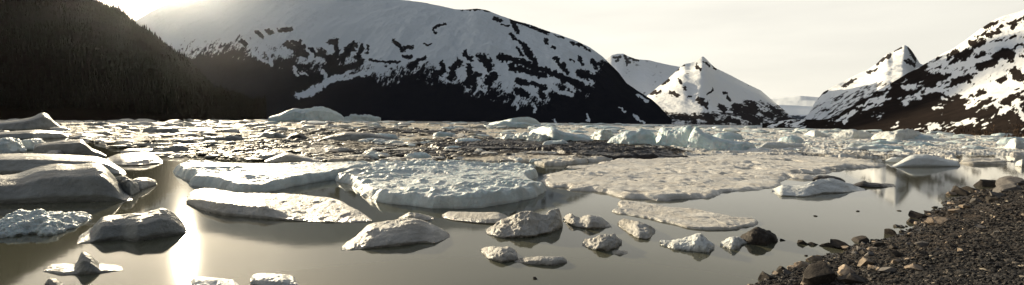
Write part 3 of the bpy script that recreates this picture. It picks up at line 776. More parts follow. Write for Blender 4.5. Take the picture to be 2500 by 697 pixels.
fan('ice_chunk', [(106, 660), (130, 651), (186, 648), (194, 626), (202, 611), (222, 622), (240, 638), (246, 650), (300, 657)], [(106, 664), (150, 673), (230, 670), (300, 661)], M_GREY, 'dark low ice chunk with an upright knob in the left foreground', 'ice chunk', depth=0.8, crest=0.5, amp=0.05)
fan('ice_chunk', [(110, 694), (120, 680), (138, 684), (154, 700)], [(110, 712), (130, 716), (154, 710)], M_DIRTY, 'ice tip cut by the bottom edge below the knobbed chunk', 'ice chunk', depth=0.5, amp=0.12)
fan('ice_chunk', [(464, 694), (476, 681), (500, 678), (540, 683), (570, 690), (584, 703)], [(464, 706), (520, 718), (584, 710)], M_WHITE, 'white ice chunk at the bottom edge, left of a similar chunk', 'ice chunk', depth=0.8, amp=0.1, nscale=2)
fan('ice_chunk', [(611, 684), (620, 672), (645, 669), (690, 673), (716, 681), (726, 693)], [(611, 694), (650, 703), (700, 704), (726, 697)], M_WHITE, 'white pillow shaped ice chunk at the bottom edge right of another white chunk', 'ice chunk', depth=0.8, amp=0.1, nscale=2)

# ------------------------------------------------------------------ middle floes
slab('ice_floe', [(412, 424), (440, 444), (500, 458), (560, 468), (622, 471), (690, 460), (750, 448), (800, 441), (850, 432)],
     [(905, 402), (980, 398), (900, 393), (780, 394), (640, 395), (520, 394), (440, 397), (418, 408)], M_CLEAN, 'broad white floe with a blue shaded front cliff, left of the largest floe',
     T=0.46, w=0.34, relief=0.20, hum=0.16, seed=5, edge=0.6, hscale=1.4)
slab('ice_floe', [(798, 436), (830, 452), (878, 464), (900, 484), (960, 500), (1050, 507), (1130, 509), (1210, 504), (1262, 490), (1310, 480), (1328, 466)],
     [(1322, 446), (1292, 428), (1325, 416), (1300, 404), (1240, 398), (1100, 396), (1000, 395), (930, 399), (870, 408), (815, 424)], M_CLEAN, 'largest white floe in the middle with a pitted hummocky top',
     T=0.40, w=0.32, relief=0.20, hum=0.20, seed=9, edge=0.6, hscale=1.3, pits=0.16)
fan('ice_floe', [(455, 482), (470, 465), (495, 459), (530, 460), (575, 470), (650, 474), (735, 476), (770, 480), (815, 484), (860, 508), (890, 524), (908, 538)],
    [(455, 498), (500, 516), (545, 527), (600, 530), (660, 536), (720, 541), (800, 544), (870, 545), (908, 542)], M_DIRTY, 'long gritty wedge floe with a sunlit top and black reflection below', 'ice floe',
    depth=5.0, crest=0.85, lip=[(455, 484), (500, 470), (545, 473), (600, 490), (680, 517), (760, 532), (840, 536), (908, 539)], amp=0.06, nscale=2.5)
fan('ice_chunk', [(834, 606), (850, 592), (870, 583), (884, 563), (905, 548), (945, 540), (1000, 531), (1040, 539), (1075, 557), (1098, 575)],
    [(834, 613), (880, 610), (960, 603), (1035, 594), (1062, 597), (1098, 580)], M_DIRTY, 'whale backed gritty ice chunk in the centre foreground', 'ice chunk', depth=1.9, crest=0.62, lipz=0.5, amp=0.07, nscale=1.6)
fan('ice_chunk', [(972, 534), (1000, 518), (1028, 523), (1058, 531)], [(972, 542), (1015, 544), (1058, 537)], M_DIRTY, 'small gritty chunk touching the back of the whale backed chunk', 'ice chunk', depth=0.9, amp=0.1)
fan('ice_chunk', [(1078, 528), (1094, 517), (1150, 519), (1215, 517), (1236, 526), (1248, 538)], [(1078, 532), (1110, 540), (1160, 546), (1220, 549), (1248, 544)], M_DIRTY, 'thin flat ice chunk just below the largest floe', 'ice chunk', depth=1.7, crest=0.65, amp=0.06, under=0.5)
fan('ice_chunk', [(1186, 568), (1212, 552), (1238, 537), (1262, 519), (1290, 514), (1310, 521), (1328, 519), (1350, 511), (1364, 509), (1370, 528), (1374, 548)],
    [(1186, 571), (1225, 582), (1290, 583), (1345, 572), (1374, 554)], M_DIRTY, 'angular ice chunk with an upturned right corner near the centre', 'ice chunk', depth=1.7, crest=0.6, lipz=0.45, amp=0.12, nscale=2, under=0.3)
fan('ice_chunk', [(1374, 532), (1392, 519), (1402, 526), (1412, 532), (1438, 525), (1460, 528), (1484, 544), (1492, 552)], [(1374, 540), (1400, 554), (1440, 562), (1492, 556)], M_DIRTY, 'ragged ice chunk with two humps right of the upturned chunk', 'ice chunk', depth=1.2, crest=0.6, amp=0.12, nscale=2, under=0.4)
fan('ice_chunk', [(1508, 545), (1520, 534), (1555, 539), (1588, 551), (1600, 562)], [(1508, 550), (1535, 570), (1558, 584), (1582, 586), (1600, 568)], M_DIRTY, 'pale slanting ice chunk below the left end of the long flat tan floe', 'ice chunk', depth=1.3, crest=0.75, lipz=0.4, amp=0.14, nscale=2, under=0.3)
fan('ice_chunk', [(1422, 594), (1442, 581), (1468, 571), (1500, 572), (1518, 590)], [(1422, 600), (1455, 613), (1485, 614), (1518, 597)], M_DIRTY, 'lumpy ice chunk with a hollow base below the two humped chunk', 'ice chunk', depth=1.0, crest=0.6, amp=0.16, nscale=2, under=0.3)
fan('ice_chunk', [(1494, 616), (1510, 611), (1532, 617)], [(1494, 620), (1515, 624), (1532, 620)], M_DIRTY, 'tiny ice fragment beside the lumpy hollow based chunk', 'ice chunk', depth=0.4, amp=0.1)
fan('ice_chunk', [(1173, 609), (1200, 601), (1238, 603), (1262, 612), (1264, 630)], [(1173, 615), (1195, 635), (1225, 643), (1264, 636)], M_DIRTY, 'rounded ice chunk tapering left beside the log shaped chunk', 'ice chunk', depth=1.0, crest=0.65, amp=0.1, nscale=2, under=0.3)
fan('ice_chunk', [(1256, 637), (1290, 629), (1335, 627), (1348, 629), (1374, 627), (1384, 637)], [(1256, 641), (1290, 646), (1350, 649), (1384, 642)], M_DIRTY, 'slim log shaped ice chunk in the centre foreground', 'ice chunk', depth=0.5, amp=0.1, nscale=2)
fan('ice_chunk', [(1612, 591), (1640, 585), (1680, 583), (1698, 569), (1712, 565), (1722, 578), (1730, 592), (1744, 600)], [(1612, 598), (1650, 610), (1690, 613), (1730, 617), (1744, 607)], M_WHITE, 'low white melting ice chunk with a small spike below the long tan floe', 'ice chunk', depth=1.0, crest=0.6, amp=0.14, nscale=2)
fan('ice_chunk', [(1758, 593), (1784, 580), (1798, 580), (1824, 588)], [(1758, 601), (1790, 611), (1824, 595)], M_WHITE, 'small white ice chunk touching the dark boulder in the water', 'ice chunk', depth=0.8, amp=0.14, nscale=2)
slab('ice_floe', [(1490, 518), (1560, 532), (1640, 550), (1700, 560), (1760, 562), (1820, 560), (1850, 548), (1860, 539)], [(1780, 526), (1680, 509), (1600, 495), (1530, 487), (1500, 491), (1515, 505)],
     M_TAN, 'long flat tan floe with a pointed right end in open water', T=0.085, w=0.16, relief=0.07, hum=0.04, seed=15, edge=0.3, hscale=0.6)
slab('ice_floe', [(1318, 455), (1380, 464), (1420, 474), (1480, 480), (1560, 486), (1640, 488), (1700, 484), (1760, 480), (1830, 468), (1880, 450), (1950, 436), (2030, 425), (2110, 410), (2160, 399)],
     [(2140, 390), (2040, 383), (1900, 376), (1750, 372), (1640, 378), (1560, 386), (1480, 392), (1400, 406), (1345, 430)], M_TAN, 'vast low tan slush floe right of the largest white floe', T=0.15, w=0.7, relief=0.16, hum=0.10, seed=19, edge=2.2, hscale=1.6, pits=0.12, ponds=5.0)
fan('ice_chunk', [(1884, 464), (1908, 450), (1940, 452), (1975, 446), (2000, 437), (2022, 432), (2050, 438), (2085, 452), (2112, 463)], [(1884, 470), (1905, 479), (1970, 482), (2015, 473), (2060, 472), (2112, 466)], M_WHITE, 'white mounded ice chunk with a dark reflection in calm water at right', 'ice chunk', depth=2.8, crest=0.55, lipz=0.45, amp=0.09, nscale=1.5)
fan('ice_chunk', [(1984, 438), (1996, 428), (2020, 429), (2050, 433), (2064, 443)], [(1984, 444), (2020, 446), (2064, 446)], M_MUD, 'brown dirt covered ice lump behind the white mound at right', 'ice chunk', depth=1.2, amp=0.12)
fan('ice_chunk', [(2080, 452), (2108, 440), (2125, 446), (2150, 447), (2186, 453)], [(2080, 456), (2130, 459), (2186, 457)], M_MUD, 'thin dark dirty ice sliver right of the white mound', 'ice chunk', depth=1.6, amp=0.12)
fan('iceberg', [(2176, 406), (2196, 394), (2212, 384), (2228, 377), (2258, 376), (2285, 382), (2312, 389), (2338, 394), (2344, 403)], [(2176, 409), (2250, 408), (2344, 407)], M_WHITE, 'smooth white domed iceberg beside the dark water reflection at right', depth=4, crest=0.5, amp=0.03)
fan('ice_floe', [(2160, 392), (2175, 384), (2200, 384), (2216, 393)], [(2160, 397), (2190, 398), (2216, 396)], M_WHITE, 'small white hump just left of the smooth domed iceberg', 'ice floe', depth=1.5, amp=0.05)
slab('ice_floe', [(2338, 400), (2400, 404), (2450, 402)], [(2462, 394), (2420, 386), (2360, 388)], M_DIRTY, 'dirty flat floe right of the smooth domed iceberg', T=0.22, w=0.2, relief=0.2, hum=0.12, seed=29, edge=0.3)
fan('ice_chunk', [(2478, 402), (2486, 391), (2498, 389), (2514, 398)], [(2478, 406), (2496, 408), (2514, 405)], M_WHITE, 'small white ice chunk afloat at the right edge', 'ice chunk', depth=1.0, amp=0.1)

# ------------------------------------------------------------------ far bergs
fan('iceberg', [(655, 287), (680, 279), (700, 270), (712, 263), (724, 262), (736, 266), (760, 262), (786, 259), (806, 265), (826, 275), (842, 288)], [(655, 299), (750, 300), (842, 299)], M_BLUE, 'big pale iceberg far off against the dark foot of the dome mountain', depth=22, amp=0.06, nscale=2)
fan('iceberg', [(838, 287), (860, 279), (885, 280), (910, 284), (930, 288)], [(838, 298), (930, 298)], M_BLUE, 'low jagged pale iceberg just right of the big far iceberg', depth=14, amp=0.14, nscale=3)
fan('iceberg', [(1192, 300), (1222, 295), (1248, 288), (1270, 285), (1290, 286), (1306, 291), (1320, 302)], [(1192, 307), (1250, 309), (1320, 308)], M_BLUE, 'rounded pale blue iceberg far off below the dome mountain', depth=9, amp=0.06)
fan('iceberg', [(1200, 306), (1225, 296), (1260, 298), (1300, 302), (1345, 308)], [(1200, 313), (1270, 314), (1345, 313)], M_BLUE, 'long low blue iceberg in front of the rounded far one', depth=7, amp=0.1, nscale=3)
fan('iceberg', [(1286, 330), (1298, 316), (1324, 308), (1352, 311), (1374, 321), (1410, 330), (1442, 337), (1452, 345)], [(1286, 340), (1350, 348), (1452, 349)], M_BLUE, 'blue domed iceberg trailing a long slab to its right', depth=4, amp=0.06)
fan('iceberg', [(1205, 337), (1255, 329), (1296, 325), (1322, 326), (1338, 332), (1348, 342)], [(1205, 342), (1270, 346), (1325, 350), (1348, 346)], M_CLEAN, 'lumpy white ice ridge in front of the blue domed iceberg', depth=2.5, amp=0.16, nscale=3)
fan('iceberg', [(1440, 338), (1455, 322), (1470, 314), (1490, 318), (1500, 332)], [(1440, 344), (1470, 348), (1500, 345)], M_CLEAN, 'ragged pale iceberg between the blue dome and the green blue block', depth=3, amp=0.12, nscale=3)
fan('iceberg', [(1482, 350), (1496, 333), (1512, 325), (1532, 318), (1545, 320), (1562, 314), (1584, 317), (1597, 328), (1604, 352)], [(1482, 354), (1540, 358), (1604, 359)], M_BLUE, 'green blue rounded iceberg left of the white blocky iceberg', depth=4, amp=0.08, nscale=1.6)
fan('iceberg', [(1597, 350), (1603, 328), (1610, 314), (1625, 313), (1642, 317), (1664, 312), (1682, 309), (1694, 318), (1702, 348)], [(1597, 356), (1620, 360), (1680, 364), (1702, 362)], M_BLUE, 'tall white blocky iceberg next to the peaked iceberg', depth=4.5, crest=0.4, lipz=0.8, amp=0.09, nscale=1.8)
fan('iceberg', [(1678, 345), (1688, 316), (1697, 307), (1706, 311), (1718, 322), (1745, 335), (1790, 344), (1826, 346), (1840, 351), (1847, 364)], [(1678, 366), (1740, 370), (1810, 372), (1847, 369)], M_BLUE, 'peaked iceberg with a sharp left summit and long tail to the right', depth=4.5, crest=0.45, amp=0.06, nscale=1.5)
fan('iceberg', [(1852, 364), (1862, 352), (1872, 347), (1900, 348), (1930, 351), (1956, 352), (1968, 361)], [(1852, 369), (1900, 368), (1968, 365)], M_WHITE, 'flat topped white iceberg right of the long tailed iceberg', depth=2.6, amp=0.1, nscale=2)
fan('iceberg', [(2030, 334), (2050, 323), (2076, 315), (2100, 317), (2122, 324), (2142, 332)], [(2030, 340), (2085, 342), (2142, 340)], M_WHITE, 'humped white iceberg under the foot of the right slope', depth=6, amp=0.09, nscale=2)
fan('iceberg', [(2125, 338), (2142, 324), (2165, 320), (2178, 323), (2196, 317), (2218, 315), (2240, 320), (2262, 336)], [(2125, 344), (2190, 347), (2262, 343)], M_WHITE, 'wide double humped white iceberg below the right slope', depth=6, amp=0.09, nscale=2)
fan('iceberg', [(1960, 330), (1975, 320), (1995, 319), (2010, 326), (2024, 331)], [(1960, 336), (1990, 338), (2024, 336)], M_WHITE, 'small white iceberg left of the humped one under the right slope', depth=5, amp=0.1, nscale=2)
fan('iceberg', [(2040, 366), (2070, 360), (2095, 360), (2110, 355), (2140, 358), (2156, 366)], [(2040, 370), (2100, 371), (2156, 370)], M_WHITE, 'low white ice ridge above the vast tan floe at right', depth=2.5, amp=0.12, nscale=2)
fan('iceberg', [(2444, 362), (2462, 350), (2472, 342), (2480, 339), (2490, 348), (2540, 352)], [(2444, 368), (2480, 371), (2540, 370)], M_WHITE, 'white peaked ice lump at the right edge of the frame', depth=2.6, amp=0.12, nscale=2)
fan('ice_floe', [(645, 393), (668, 383), (690, 374), (708, 374), (740, 380), (786, 391)], [(645, 397), (700, 399), (786, 396)], M_DIRTY, 'smooth pale wedge of ice behind the broad white floe', 'ice floe', depth=2.6, amp=0.05)
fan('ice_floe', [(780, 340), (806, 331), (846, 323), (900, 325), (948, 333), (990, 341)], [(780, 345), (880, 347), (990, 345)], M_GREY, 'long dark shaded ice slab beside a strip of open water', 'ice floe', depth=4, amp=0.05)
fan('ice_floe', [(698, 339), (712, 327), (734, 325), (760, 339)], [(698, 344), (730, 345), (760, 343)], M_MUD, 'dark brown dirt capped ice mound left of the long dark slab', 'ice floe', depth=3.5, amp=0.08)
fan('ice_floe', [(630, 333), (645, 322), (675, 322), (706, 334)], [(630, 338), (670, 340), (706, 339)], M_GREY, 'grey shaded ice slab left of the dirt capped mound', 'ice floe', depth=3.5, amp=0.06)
fan('ice_floe', [(995, 396), (1010, 388), (1030, 387), (1062, 396)], [(995, 399), (1030, 400), (1062, 399)], M_DIRTY, 'small pale dome of ice behind the largest white floe', 'ice floe', depth=1.8, amp=0.05)
fan('ice_floe', [(886, 378), (892, 368), (910, 365), (930, 372), (938, 379)], [(886, 382), (910, 383), (938, 382)], M_DIRTY, 'pale rounded ice boulder amid the dark debris band', 'ice floe', depth=1.6, amp=0.07)
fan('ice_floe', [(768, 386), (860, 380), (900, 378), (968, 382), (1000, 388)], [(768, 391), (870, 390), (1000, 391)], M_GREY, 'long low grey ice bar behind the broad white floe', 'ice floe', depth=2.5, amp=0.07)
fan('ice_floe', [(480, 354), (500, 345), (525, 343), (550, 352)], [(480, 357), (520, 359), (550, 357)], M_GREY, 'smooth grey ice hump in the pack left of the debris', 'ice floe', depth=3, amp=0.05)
fan('ice_floe', [(1240, 374), (1300, 368), (1350, 369), (1400, 376)], [(1240, 380), (1330, 382), (1400, 381)], M_DIRTY, 'pale low floe along the lower rim of the dark debris band', 'ice floe', depth=2.4, amp=0.1, nscale=2)
fan('ice_floe', [(1385, 357), (1395, 351), (1420, 352), (1440, 357)], [(1385, 359), (1410, 361), (1440, 359)], M_CLEAN, 'thin white sliver of ice lying on the dark debris band', 'ice floe', depth=1.5, amp=0.06)
slab('debris_floe', [(1040, 366), (1150, 372), (1300, 372), (1420, 388), (1560, 392), (1680, 388)], [(1690, 382), (1620, 366), (1540, 356), (1400, 349), (1280, 344), (1150, 344), (1060, 352)], M_MUD, 'long ice floe covered with black brown gravel before the blue icebergs', T=0.34, w=0.4, relief=0.35, hum=0.25, seed=33, edge=0.8, hscale=1.4)
slab('debris_floe', [(590, 376), (700, 382), (840, 378)], [(900, 366), (800, 354), (660, 352), (600, 360)], M_MUD, 'dark gravel covered floe behind the smooth pale wedge', T=0.25, w=0.4, relief=0.35, hum=0.2, seed=35, edge=0.9, hscale=1.3)

# ------------------------------------------------------------------ scattered floes and bergs in the pack (copies of a few kinds)
def proto_floe(name, mat, T, relief, hum, seed, kind):
    rng = np.random.default_rng(seed)
    k = 11; a = np.linspace(0, 2 * math.pi, k, endpoint=False) + rng.uniform(-.2, .2, k)
    r = rng.uniform(0.62, 1.1, k)
    poly = np.stack([np.cos(a) * r, np.sin(a) * r * 0.75], -1)
    V, q, d, gx, gy = slab_mesh(poly, T, 0.16, relief, hum, seed, 46, 38, 0.16, 0.45)
    if kind == 'mound':
        V[:, 2] = np.where(d > 0, V[:, 2] + T * 1.6 * np.clip(d, 0, 1) ** 0.7 * (1 + 0.5 * fbm(gx * 2, gy * 2, seed=seed)), V[:, 2])
    V, q, at = compact(V, q, {'dirt': np.zeros(len(V))})
    return mesh_from(name, V, q, mat=mat, attrs=at)


KINDS = []
for i in range(4): KINDS.append((proto_floe('ice_floe', M_DIRTY if i % 2 else M_TAN, 0.16, 0.10, 0.08, 300 + i, 'flat'), 'warm'))
for i in range(4): KINDS.append((proto_floe('ice_floe', M_CLEAN if i % 2 else M_TAN, 0.20, 0.12, 0.10, 320 + i, 'flat'), 'cold'))
for i in range(3): KINDS.append((proto_floe('ice_floe', M_GREY if i < 2 else M_DIRTY, 0.30, 0.14, 0.12, 340 + i, 'mound'), 'warm'))
for i in range(4): KINDS.append((proto_floe('ice_floe', M_BLUE if i % 2 else M_CLEAN, 0.34, 0.18, 0.14, 360 + i, 'mound'), 'cold'))
LBL = {('warm', 0): 'low tan floe lost among the pack ice below the wooded hill and dome mountain',
       ('warm', 1): 'rounded grey hump among the pack ice below the wooded hill and dome mountain',
       ('cold', 0): 'flat whitish floe among the pack ice below the pyramid mountain and right slope',
       ('cold', 1): 'rough white ice mound among the pack ice below the pyramid mountain and right slope'}
GRP = {('warm', 0): 'low tan floes of the left pack ice', ('warm', 1): 'grey humps of the left pack ice', ('cold', 0): 'flat pale floes of the right pack ice', ('cold', 1): 'white mounds of the right pack ice'}
rng = np.random.default_rng(99)
usedp = set(); placed = 0
while placed < 235:
    u = rng.uniform(-20, 2520); dv = 8 + 95 * rng.random() ** 1.15
    hz = 280 + 0.0125 * u; v = hz + dv
    b_, e_ = be(u, v); D = float(-EYE / e_); b_ = float(b_)
    if D < float(np.interp(b_, fb, FD)) * 1.04: continue
    if 2330 < u and dv > 62: continue
    if 1560 < u < 2200 and dv > 66: continue
    if bool(in_dirt(np.array([u]), np.array([v]), None, None, rng)[0]) and rng.random() < 0.75: continue
    side = 'cold' if u > 1000 + rng.uniform(-350, 350) else 'warm'
    opts = [k for k, (o_, s_) in enumerate(KINDS) if s_ == side]
    k = opts[rng.integers(len(opts))]
    src = KINDS[k][0]; mound = 1 if (8 <= k) else 0
    size = (12 + 52 * rng.random() ** 1.6) / F * D * (0.75 if mound else 1.1)
    if k not in usedp:
        o = src; usedp.add(k)
    else:
        o = src.copy(); COL.objects.link(o)
    zs = float(np.clip(rng.uniform(0.35, 0.75) * size, 0.25, 2.2)) if mound else float(np.clip(0.6 + 0.25 * size, 0.6, 1.8))
    o.location = (b_ * D, D, 0.04); o.rotation_euler = (0, 0, rng.uniform(-0.5, 0.5) + (math.pi if rng.random() < 0.5 else 0)); o.scale = (size, size * rng.uniform(0.7, 1.3), zs)
    tag(o, LBL[(side, mound)], 'ice floe', GRP[(side, mound)])
    placed += 1

# ------------------------------------------------------------------ gravel bank
WL = [(1780, 722), (1830, 700), (1880, 678), (1950, 652), (2010, 625), (2060, 608), (2130, 588), (2200, 572), (2225, 548), (2262, 522), (2305, 492), (2370, 472), (2440, 456), (2500, 444), (2600, 424), (2760, 398)]
wx, wy = ground([a for a, _ in WL], [a for _, a in WL])
wl = np.stack([wx, wy], -1)
d0 = wl[0] - wl[3]; d0 /= np.linalg.norm(d0); d1 = wl[-1] - wl[-3]; d1 /= np.linalg.norm(d1)
wl = np.vstack([wl[0] + d0 * 26, wl, wl[-1] + d1 * 40])
poly = np.vstack([wl, [wl[-1] + (60, -20)], [(90, -30)], [(wl[0][0], -40)]])


def bank_z(x, y):
    d = sdist(np.asarray(x, float), np.asarray(y, float), poly)
    d = d + 0.45 * fbm(np.asarray(x) * 0.8, np.asarray(y) * 0.8, seed=401, octv=4)
    z = np.where(d < 5.5, 0.33 * d, 1.815 + 0.10 * (d - 5.5))
    z = np.where(d < 0, 0.5 * d, z)
    return z + np.clip(d + 0.3, 0, 1) * (0.17 * fbm(np.asarray(x) * 0.6, np.asarray(y) * 0.6, seed=411, octv=6, gain=0.6))


gx, gy = np.meshgrid(np.linspace(-14, 62, 560), np.linspace(-14, 52, 480))
gz = bank_z(gx, gy)
V = np.stack([gx, gy, gz], -1).reshape(-1, 3); q = grid_quads(480, 560, gz > -0.5)
V, q, _ = compact(V, q, {})
n = NT('dark_gravel'); p = n.pos()
vor = n.new('ShaderNodeTexVoronoi'); vor.inputs['Scale'].default_value = 14; n.link(p, vor.inputs['Vector'])
sep = n.new('ShaderNodeSeparateColor'); n.link(vor.outputs['Color'], sep.inputs[0])
c = n.ramp(sep.outputs[0], [(0.0, (0.007, 0.006, 0.006)), (0.55, (0.015, 0.014, 0.013)), (0.85, (0.036, 0.031, 0.028)), (1.0, (0.14, 0.12, 0.10))])
c = n.mix(n.ramp(n.noise(0.35, 4, 0.6, p), [(0.30, 0.15), (0.62, 0.85)]), c, (0.034, 0.023, 0.015))
sz = n.new('ShaderNodeSeparateXYZ'); n.link(p, sz.inputs[0])
wet = n.ramp(n.math('ADD', sz.outputs[2], n.math('MULTIPLY', n.noise(1.5, 3, 0.5, p), 0.12)), [(0.10, 1.0), (0.28, 0.0)])
c = n.mix(n.math('MULTIPLY', wet, 0.55), c, (0.010, 0.008, 0.007))
n.link(n.ramp(wet, [(0, 0.85), (1, 0.35)]), n.b.inputs['Roughness'])
n.link(c, n.b.inputs['Base Color']); n.b.inputs['Specular IOR Level'].default_value = 0.25
inv_ = n.math('SUBTRACT', 1.0, vor.outputs['Distance'])
nb = n.bump(inv_, 0.8, 0.06); nb = n.bump(n.noise(40, 4, 0.7, p), 0.6, 0.02, nb)
n.link(nb, n.b.inputs['Normal'])
mesh_from('gravel_bank', V, q, mat=n.m, kind='structure')


def bank_hit(u, v):
    b_, e_ = be(u, v); b_, e_ = float(b_), float(e_)
    D = np.linspace(3, 60, 4000)
    z = EYE + e_ * D
    t = np.maximum(bank_z(b_ * D, D), 0.0)
    k = np.argmax(z <= t)
    return b_ * D[k], D[k], float(t[k])


def rock_geo(seed, sub=3, planes=11, flat=0.75, rough=0.05):
    import bmesh
    bm = bmesh.new(); bmesh.ops.create_icosphere(bm, subdivisions=sub, radius=1.0)
    bm.verts.ensure_lookup_table()
    P = np.array([v.co[:] for v in bm.verts]); T = np.array([[v.index for v in f.verts] for f in bm.faces]); bm.free()
    rng = np.random.default_rng(seed)
    for _ in range(planes):
        nrm = rng.normal(size=3); nrm /= np.linalg.norm(nrm); h = rng.uniform(0.40, 0.74)
        over = np.maximum(P @ nrm - h, 0); P = P - over[:, None] * nrm
    P[:, 2] *= flat
    P = P + P * (fbm(P[:, 0] * 1.8 + seed, P[:, 1] * 1.8, P[:, 2] * 1.8, seed, 4) * rough * 2)[:, None]
    return P, T


ROCKS = []
for i in range(12):
    P, T = rock_geo(500 + i, 4, 12 + i % 5, 0.6 + 0.07 * (i % 5), 0.07)
    me_o = mesh_from('boulder', P, tris=T, smooth=True)
    me_o.data.set_sharp_from_angle(angle=0.42)
    me = me_o.data; bpy.data.objects.remove(me_o)
    ROCKS.append(me)
    me.materials.append(M_ROCKDARK)


def put_rock(u, v, wpx, mat, label, k=None, name='boulder', group=None, xyz=None, rng=np.random.default_rng(3), stretch=None, cat='boulder'):
    me = ROCKS[(k if k is not None else int(rng.integers(len(ROCKS))))]
    o = bpy.data.objects.new(name, me); COL.objects.link(o)
    x, y, z = xyz if xyz is not None else bank_hit(u, v)
    r = 0.5 * wpx / F * y * 1.10
    st = stretch or (1.0, rng.uniform(0.7, 1.0), rng.uniform(0.75, 1.1))
    o.location = (x, y + r * 0.3, z + r * 0.10 * st[2]); o.scale = (r * st[0], r * st[1], r * st[2])
    o.rotation_euler = (rng.uniform(-.3, .3), rng.uniform(-.3, .3), rng.uniform(-.6, .6))
    o.material_slots[0].link = 'OBJECT'; o.material_slots[0].material = mat
    tag(o, label, cat, group)
    return o


TN, GY, DK = M_ROCKTAN, M_ROCKGREY, M_ROCKDARK
fan('boulder', [(1806, 584), (1818, 572), (1832, 560), (1848, 554), (1862, 558), (1880, 566), (1892, 576), (1899, 586)], [(1806, 590), (1838, 598), (1870, 600), (1899, 590)], DK, 'large dark boulder standing alone in the water beside a white ice chunk', 'boulder', depth=0.95, crest=0.5, lipz=0.75, amp=0.10, nscale=1.6)
for a in [(1963, 597, 30, DK, 'dark rock in the shallows, leftmost of the row reaching to the bank'), (1988, 599, 26, DK, 'dark rock in the shallows, second of the row reaching to the bank'),
          (2010, 602, 16, DK, 'small dark rock in the shallows, third of the row reaching to the bank'), (2034, 605, 42, DK, 'flat dark rock half awash where the row of rocks meets the bank'),
          (1911, 588, 13, DK, 'pebble sized dark rock just right of the large boulder in the water'), (1969, 626, 10, DK, 'tiny dark rock in the water below the row of rocks'),
          (2096, 517, 10, DK, 'tiny dark rock far out in the calm water, middle of three'), (1992, 529, 11, DK, 'tiny dark rock far out in the calm water, leftmost of three'), (2195, 516, 9, DK, 'tiny dark rock far out in the calm water, nearest the mountain reflection'),
          (1308, 682, 14, DK, 'tiny dark rock in the bottom foreground below the log shaped ice chunk')]:
    x, y = ground(a[0], a[1]); put_rock(*a[:4], a[4], name='rock', cat='rock', xyz=(float(x), float(y), 0.0), stretch=(1.1, 0.8, 0.75))
for a in [(1992, 640, 44, TN, 'pale tan boulder on the waterline of the gravel bank'), (1962, 652, 40, TN, 'tan boulder left of the palest boulder on the waterline'), (1938, 660, 28, TN, 'smaller tan stone at the lower left of the waterline boulders'),
          (2016, 643, 16, TN, 'small pale stone right of the palest waterline boulder'), (2133, 658, 28, TN, 'pale angular stone in the middle of the lower bank'), (2119, 647, 38, TN, 'flat pale slab stone in the middle of the lower bank'),
          (2075, 672, 50, TN, 'big brown tan boulder near the bottom of the bank'), (2172, 666, 44, GY, 'grey boulder right of the pale angular stone'), (2197, 628, 46, DK, 'dark pointed rock standing up on the lower bank'),
          (2238, 660, 36, TN, 'tan boulder at the right of the lower bank'), (2191, 642, 22, TN, 'small tan stone below the dark pointed rock'), (2090, 622, 20, GY, 'small grey stone high on the lower bank'),
          (2339, 520, 36, TN, 'tan boulder on the crest of the upper bank shoreline'), (2362, 508, 30, TN, 'pale stone right of the tan shoreline boulder'), (2327, 477, 26, TN, 'pale stone at the upper water edge'),
          (2348, 477, 48, DK, 'dark boulder at the upper water edge'), (2377, 468, 44, DK, 'dark rounded boulder right of the dark water edge boulder'), (2390, 496, 30, GY, 'grey stone behind the upper shoreline'),
          (2418, 457, 54, DK, 'wide dark boulder along the far shoreline'), (2482, 452, 62, GY, 'big grey brown boulder at the far right shoreline'), (2470, 466, 56, GY, 'second grey boulder below the big far right one'),
          (2438, 480, 36, GY, 'medium grey stone left of the far right boulders'), (2307, 545, 46, TN, 'tan boulder above the dark pointed rock'), (2285, 548, 42, TN, 'squat tan boulder touching its twin on the upper bank'),
          (2247, 535, 44, DK, 'brown rock jutting into the water at the bend of the shore'), (2234, 546, 30, DK, 'dark brown stone left of the jutting shore rock'), (2428, 492, 30, DK, 'dark stone on the upper bank'),
          (2107, 592, 44, DK, 'dark flat boulder on the waterline of the lower bank'), (2058, 608, 56, DK, 'long dark boulder at the start of the bank'), (2180, 574, 40, DK, 'dark boulder at the water below the shore bend'),
          (1875, 682, 46, DK, 'dark boulder near the bottom left end of the bank'), (1918, 668, 42, DK, 'dark boulder above the bottom left bank end'), (2010, 694, 100, DK, 'very large brown boulder cut by the bottom edge'),
          (2090, 692, 60, DK, 'dark boulder on the bottom edge right of the very large one'), (2150, 600, 30, DK, 'dark stone above the lower bank'), (2260, 600, 34, GY, 'grey stone in the middle of the gravel'), (2400, 560, 28, GY, 'lone grey stone on the gravel slope')]:
    put_rock(*a[:4], a[4])
rng = np.random.default_rng(12)
cnt = 0
while cnt < 170:
    k = rng.integers(1, len(WL) - 3); t = rng.random()
    u = WL[k][0] * (1 - t) + WL[k + 1][0] * t + rng.normal(0, 10); v0 = WL[k][1] * (1 - t) + WL[k + 1][1] * t
    far = rng.random() ** 2.2 * 140
    v = v0 + 2 + far
    if v > 710 or u > 2520 or u < 1830: continue
    w = rng.uniform(7, 19) * (1.3 if v > 600 else 0.9)
    tn = rng.random()
    mat = TN if tn < 0.28 else GY if tn < 0.5 else DK
    nm = {id(TN): 'tan', id(GY): 'grey', id(DK): 'dark'}[id(mat)]
    put_rock(u, v, w, mat, nm + ' stone scattered among others on the gravel bank at lower right', name='stone', group=nm + ' stones scattered over the bank', rng=rng, cat='stone')
    cnt += 1

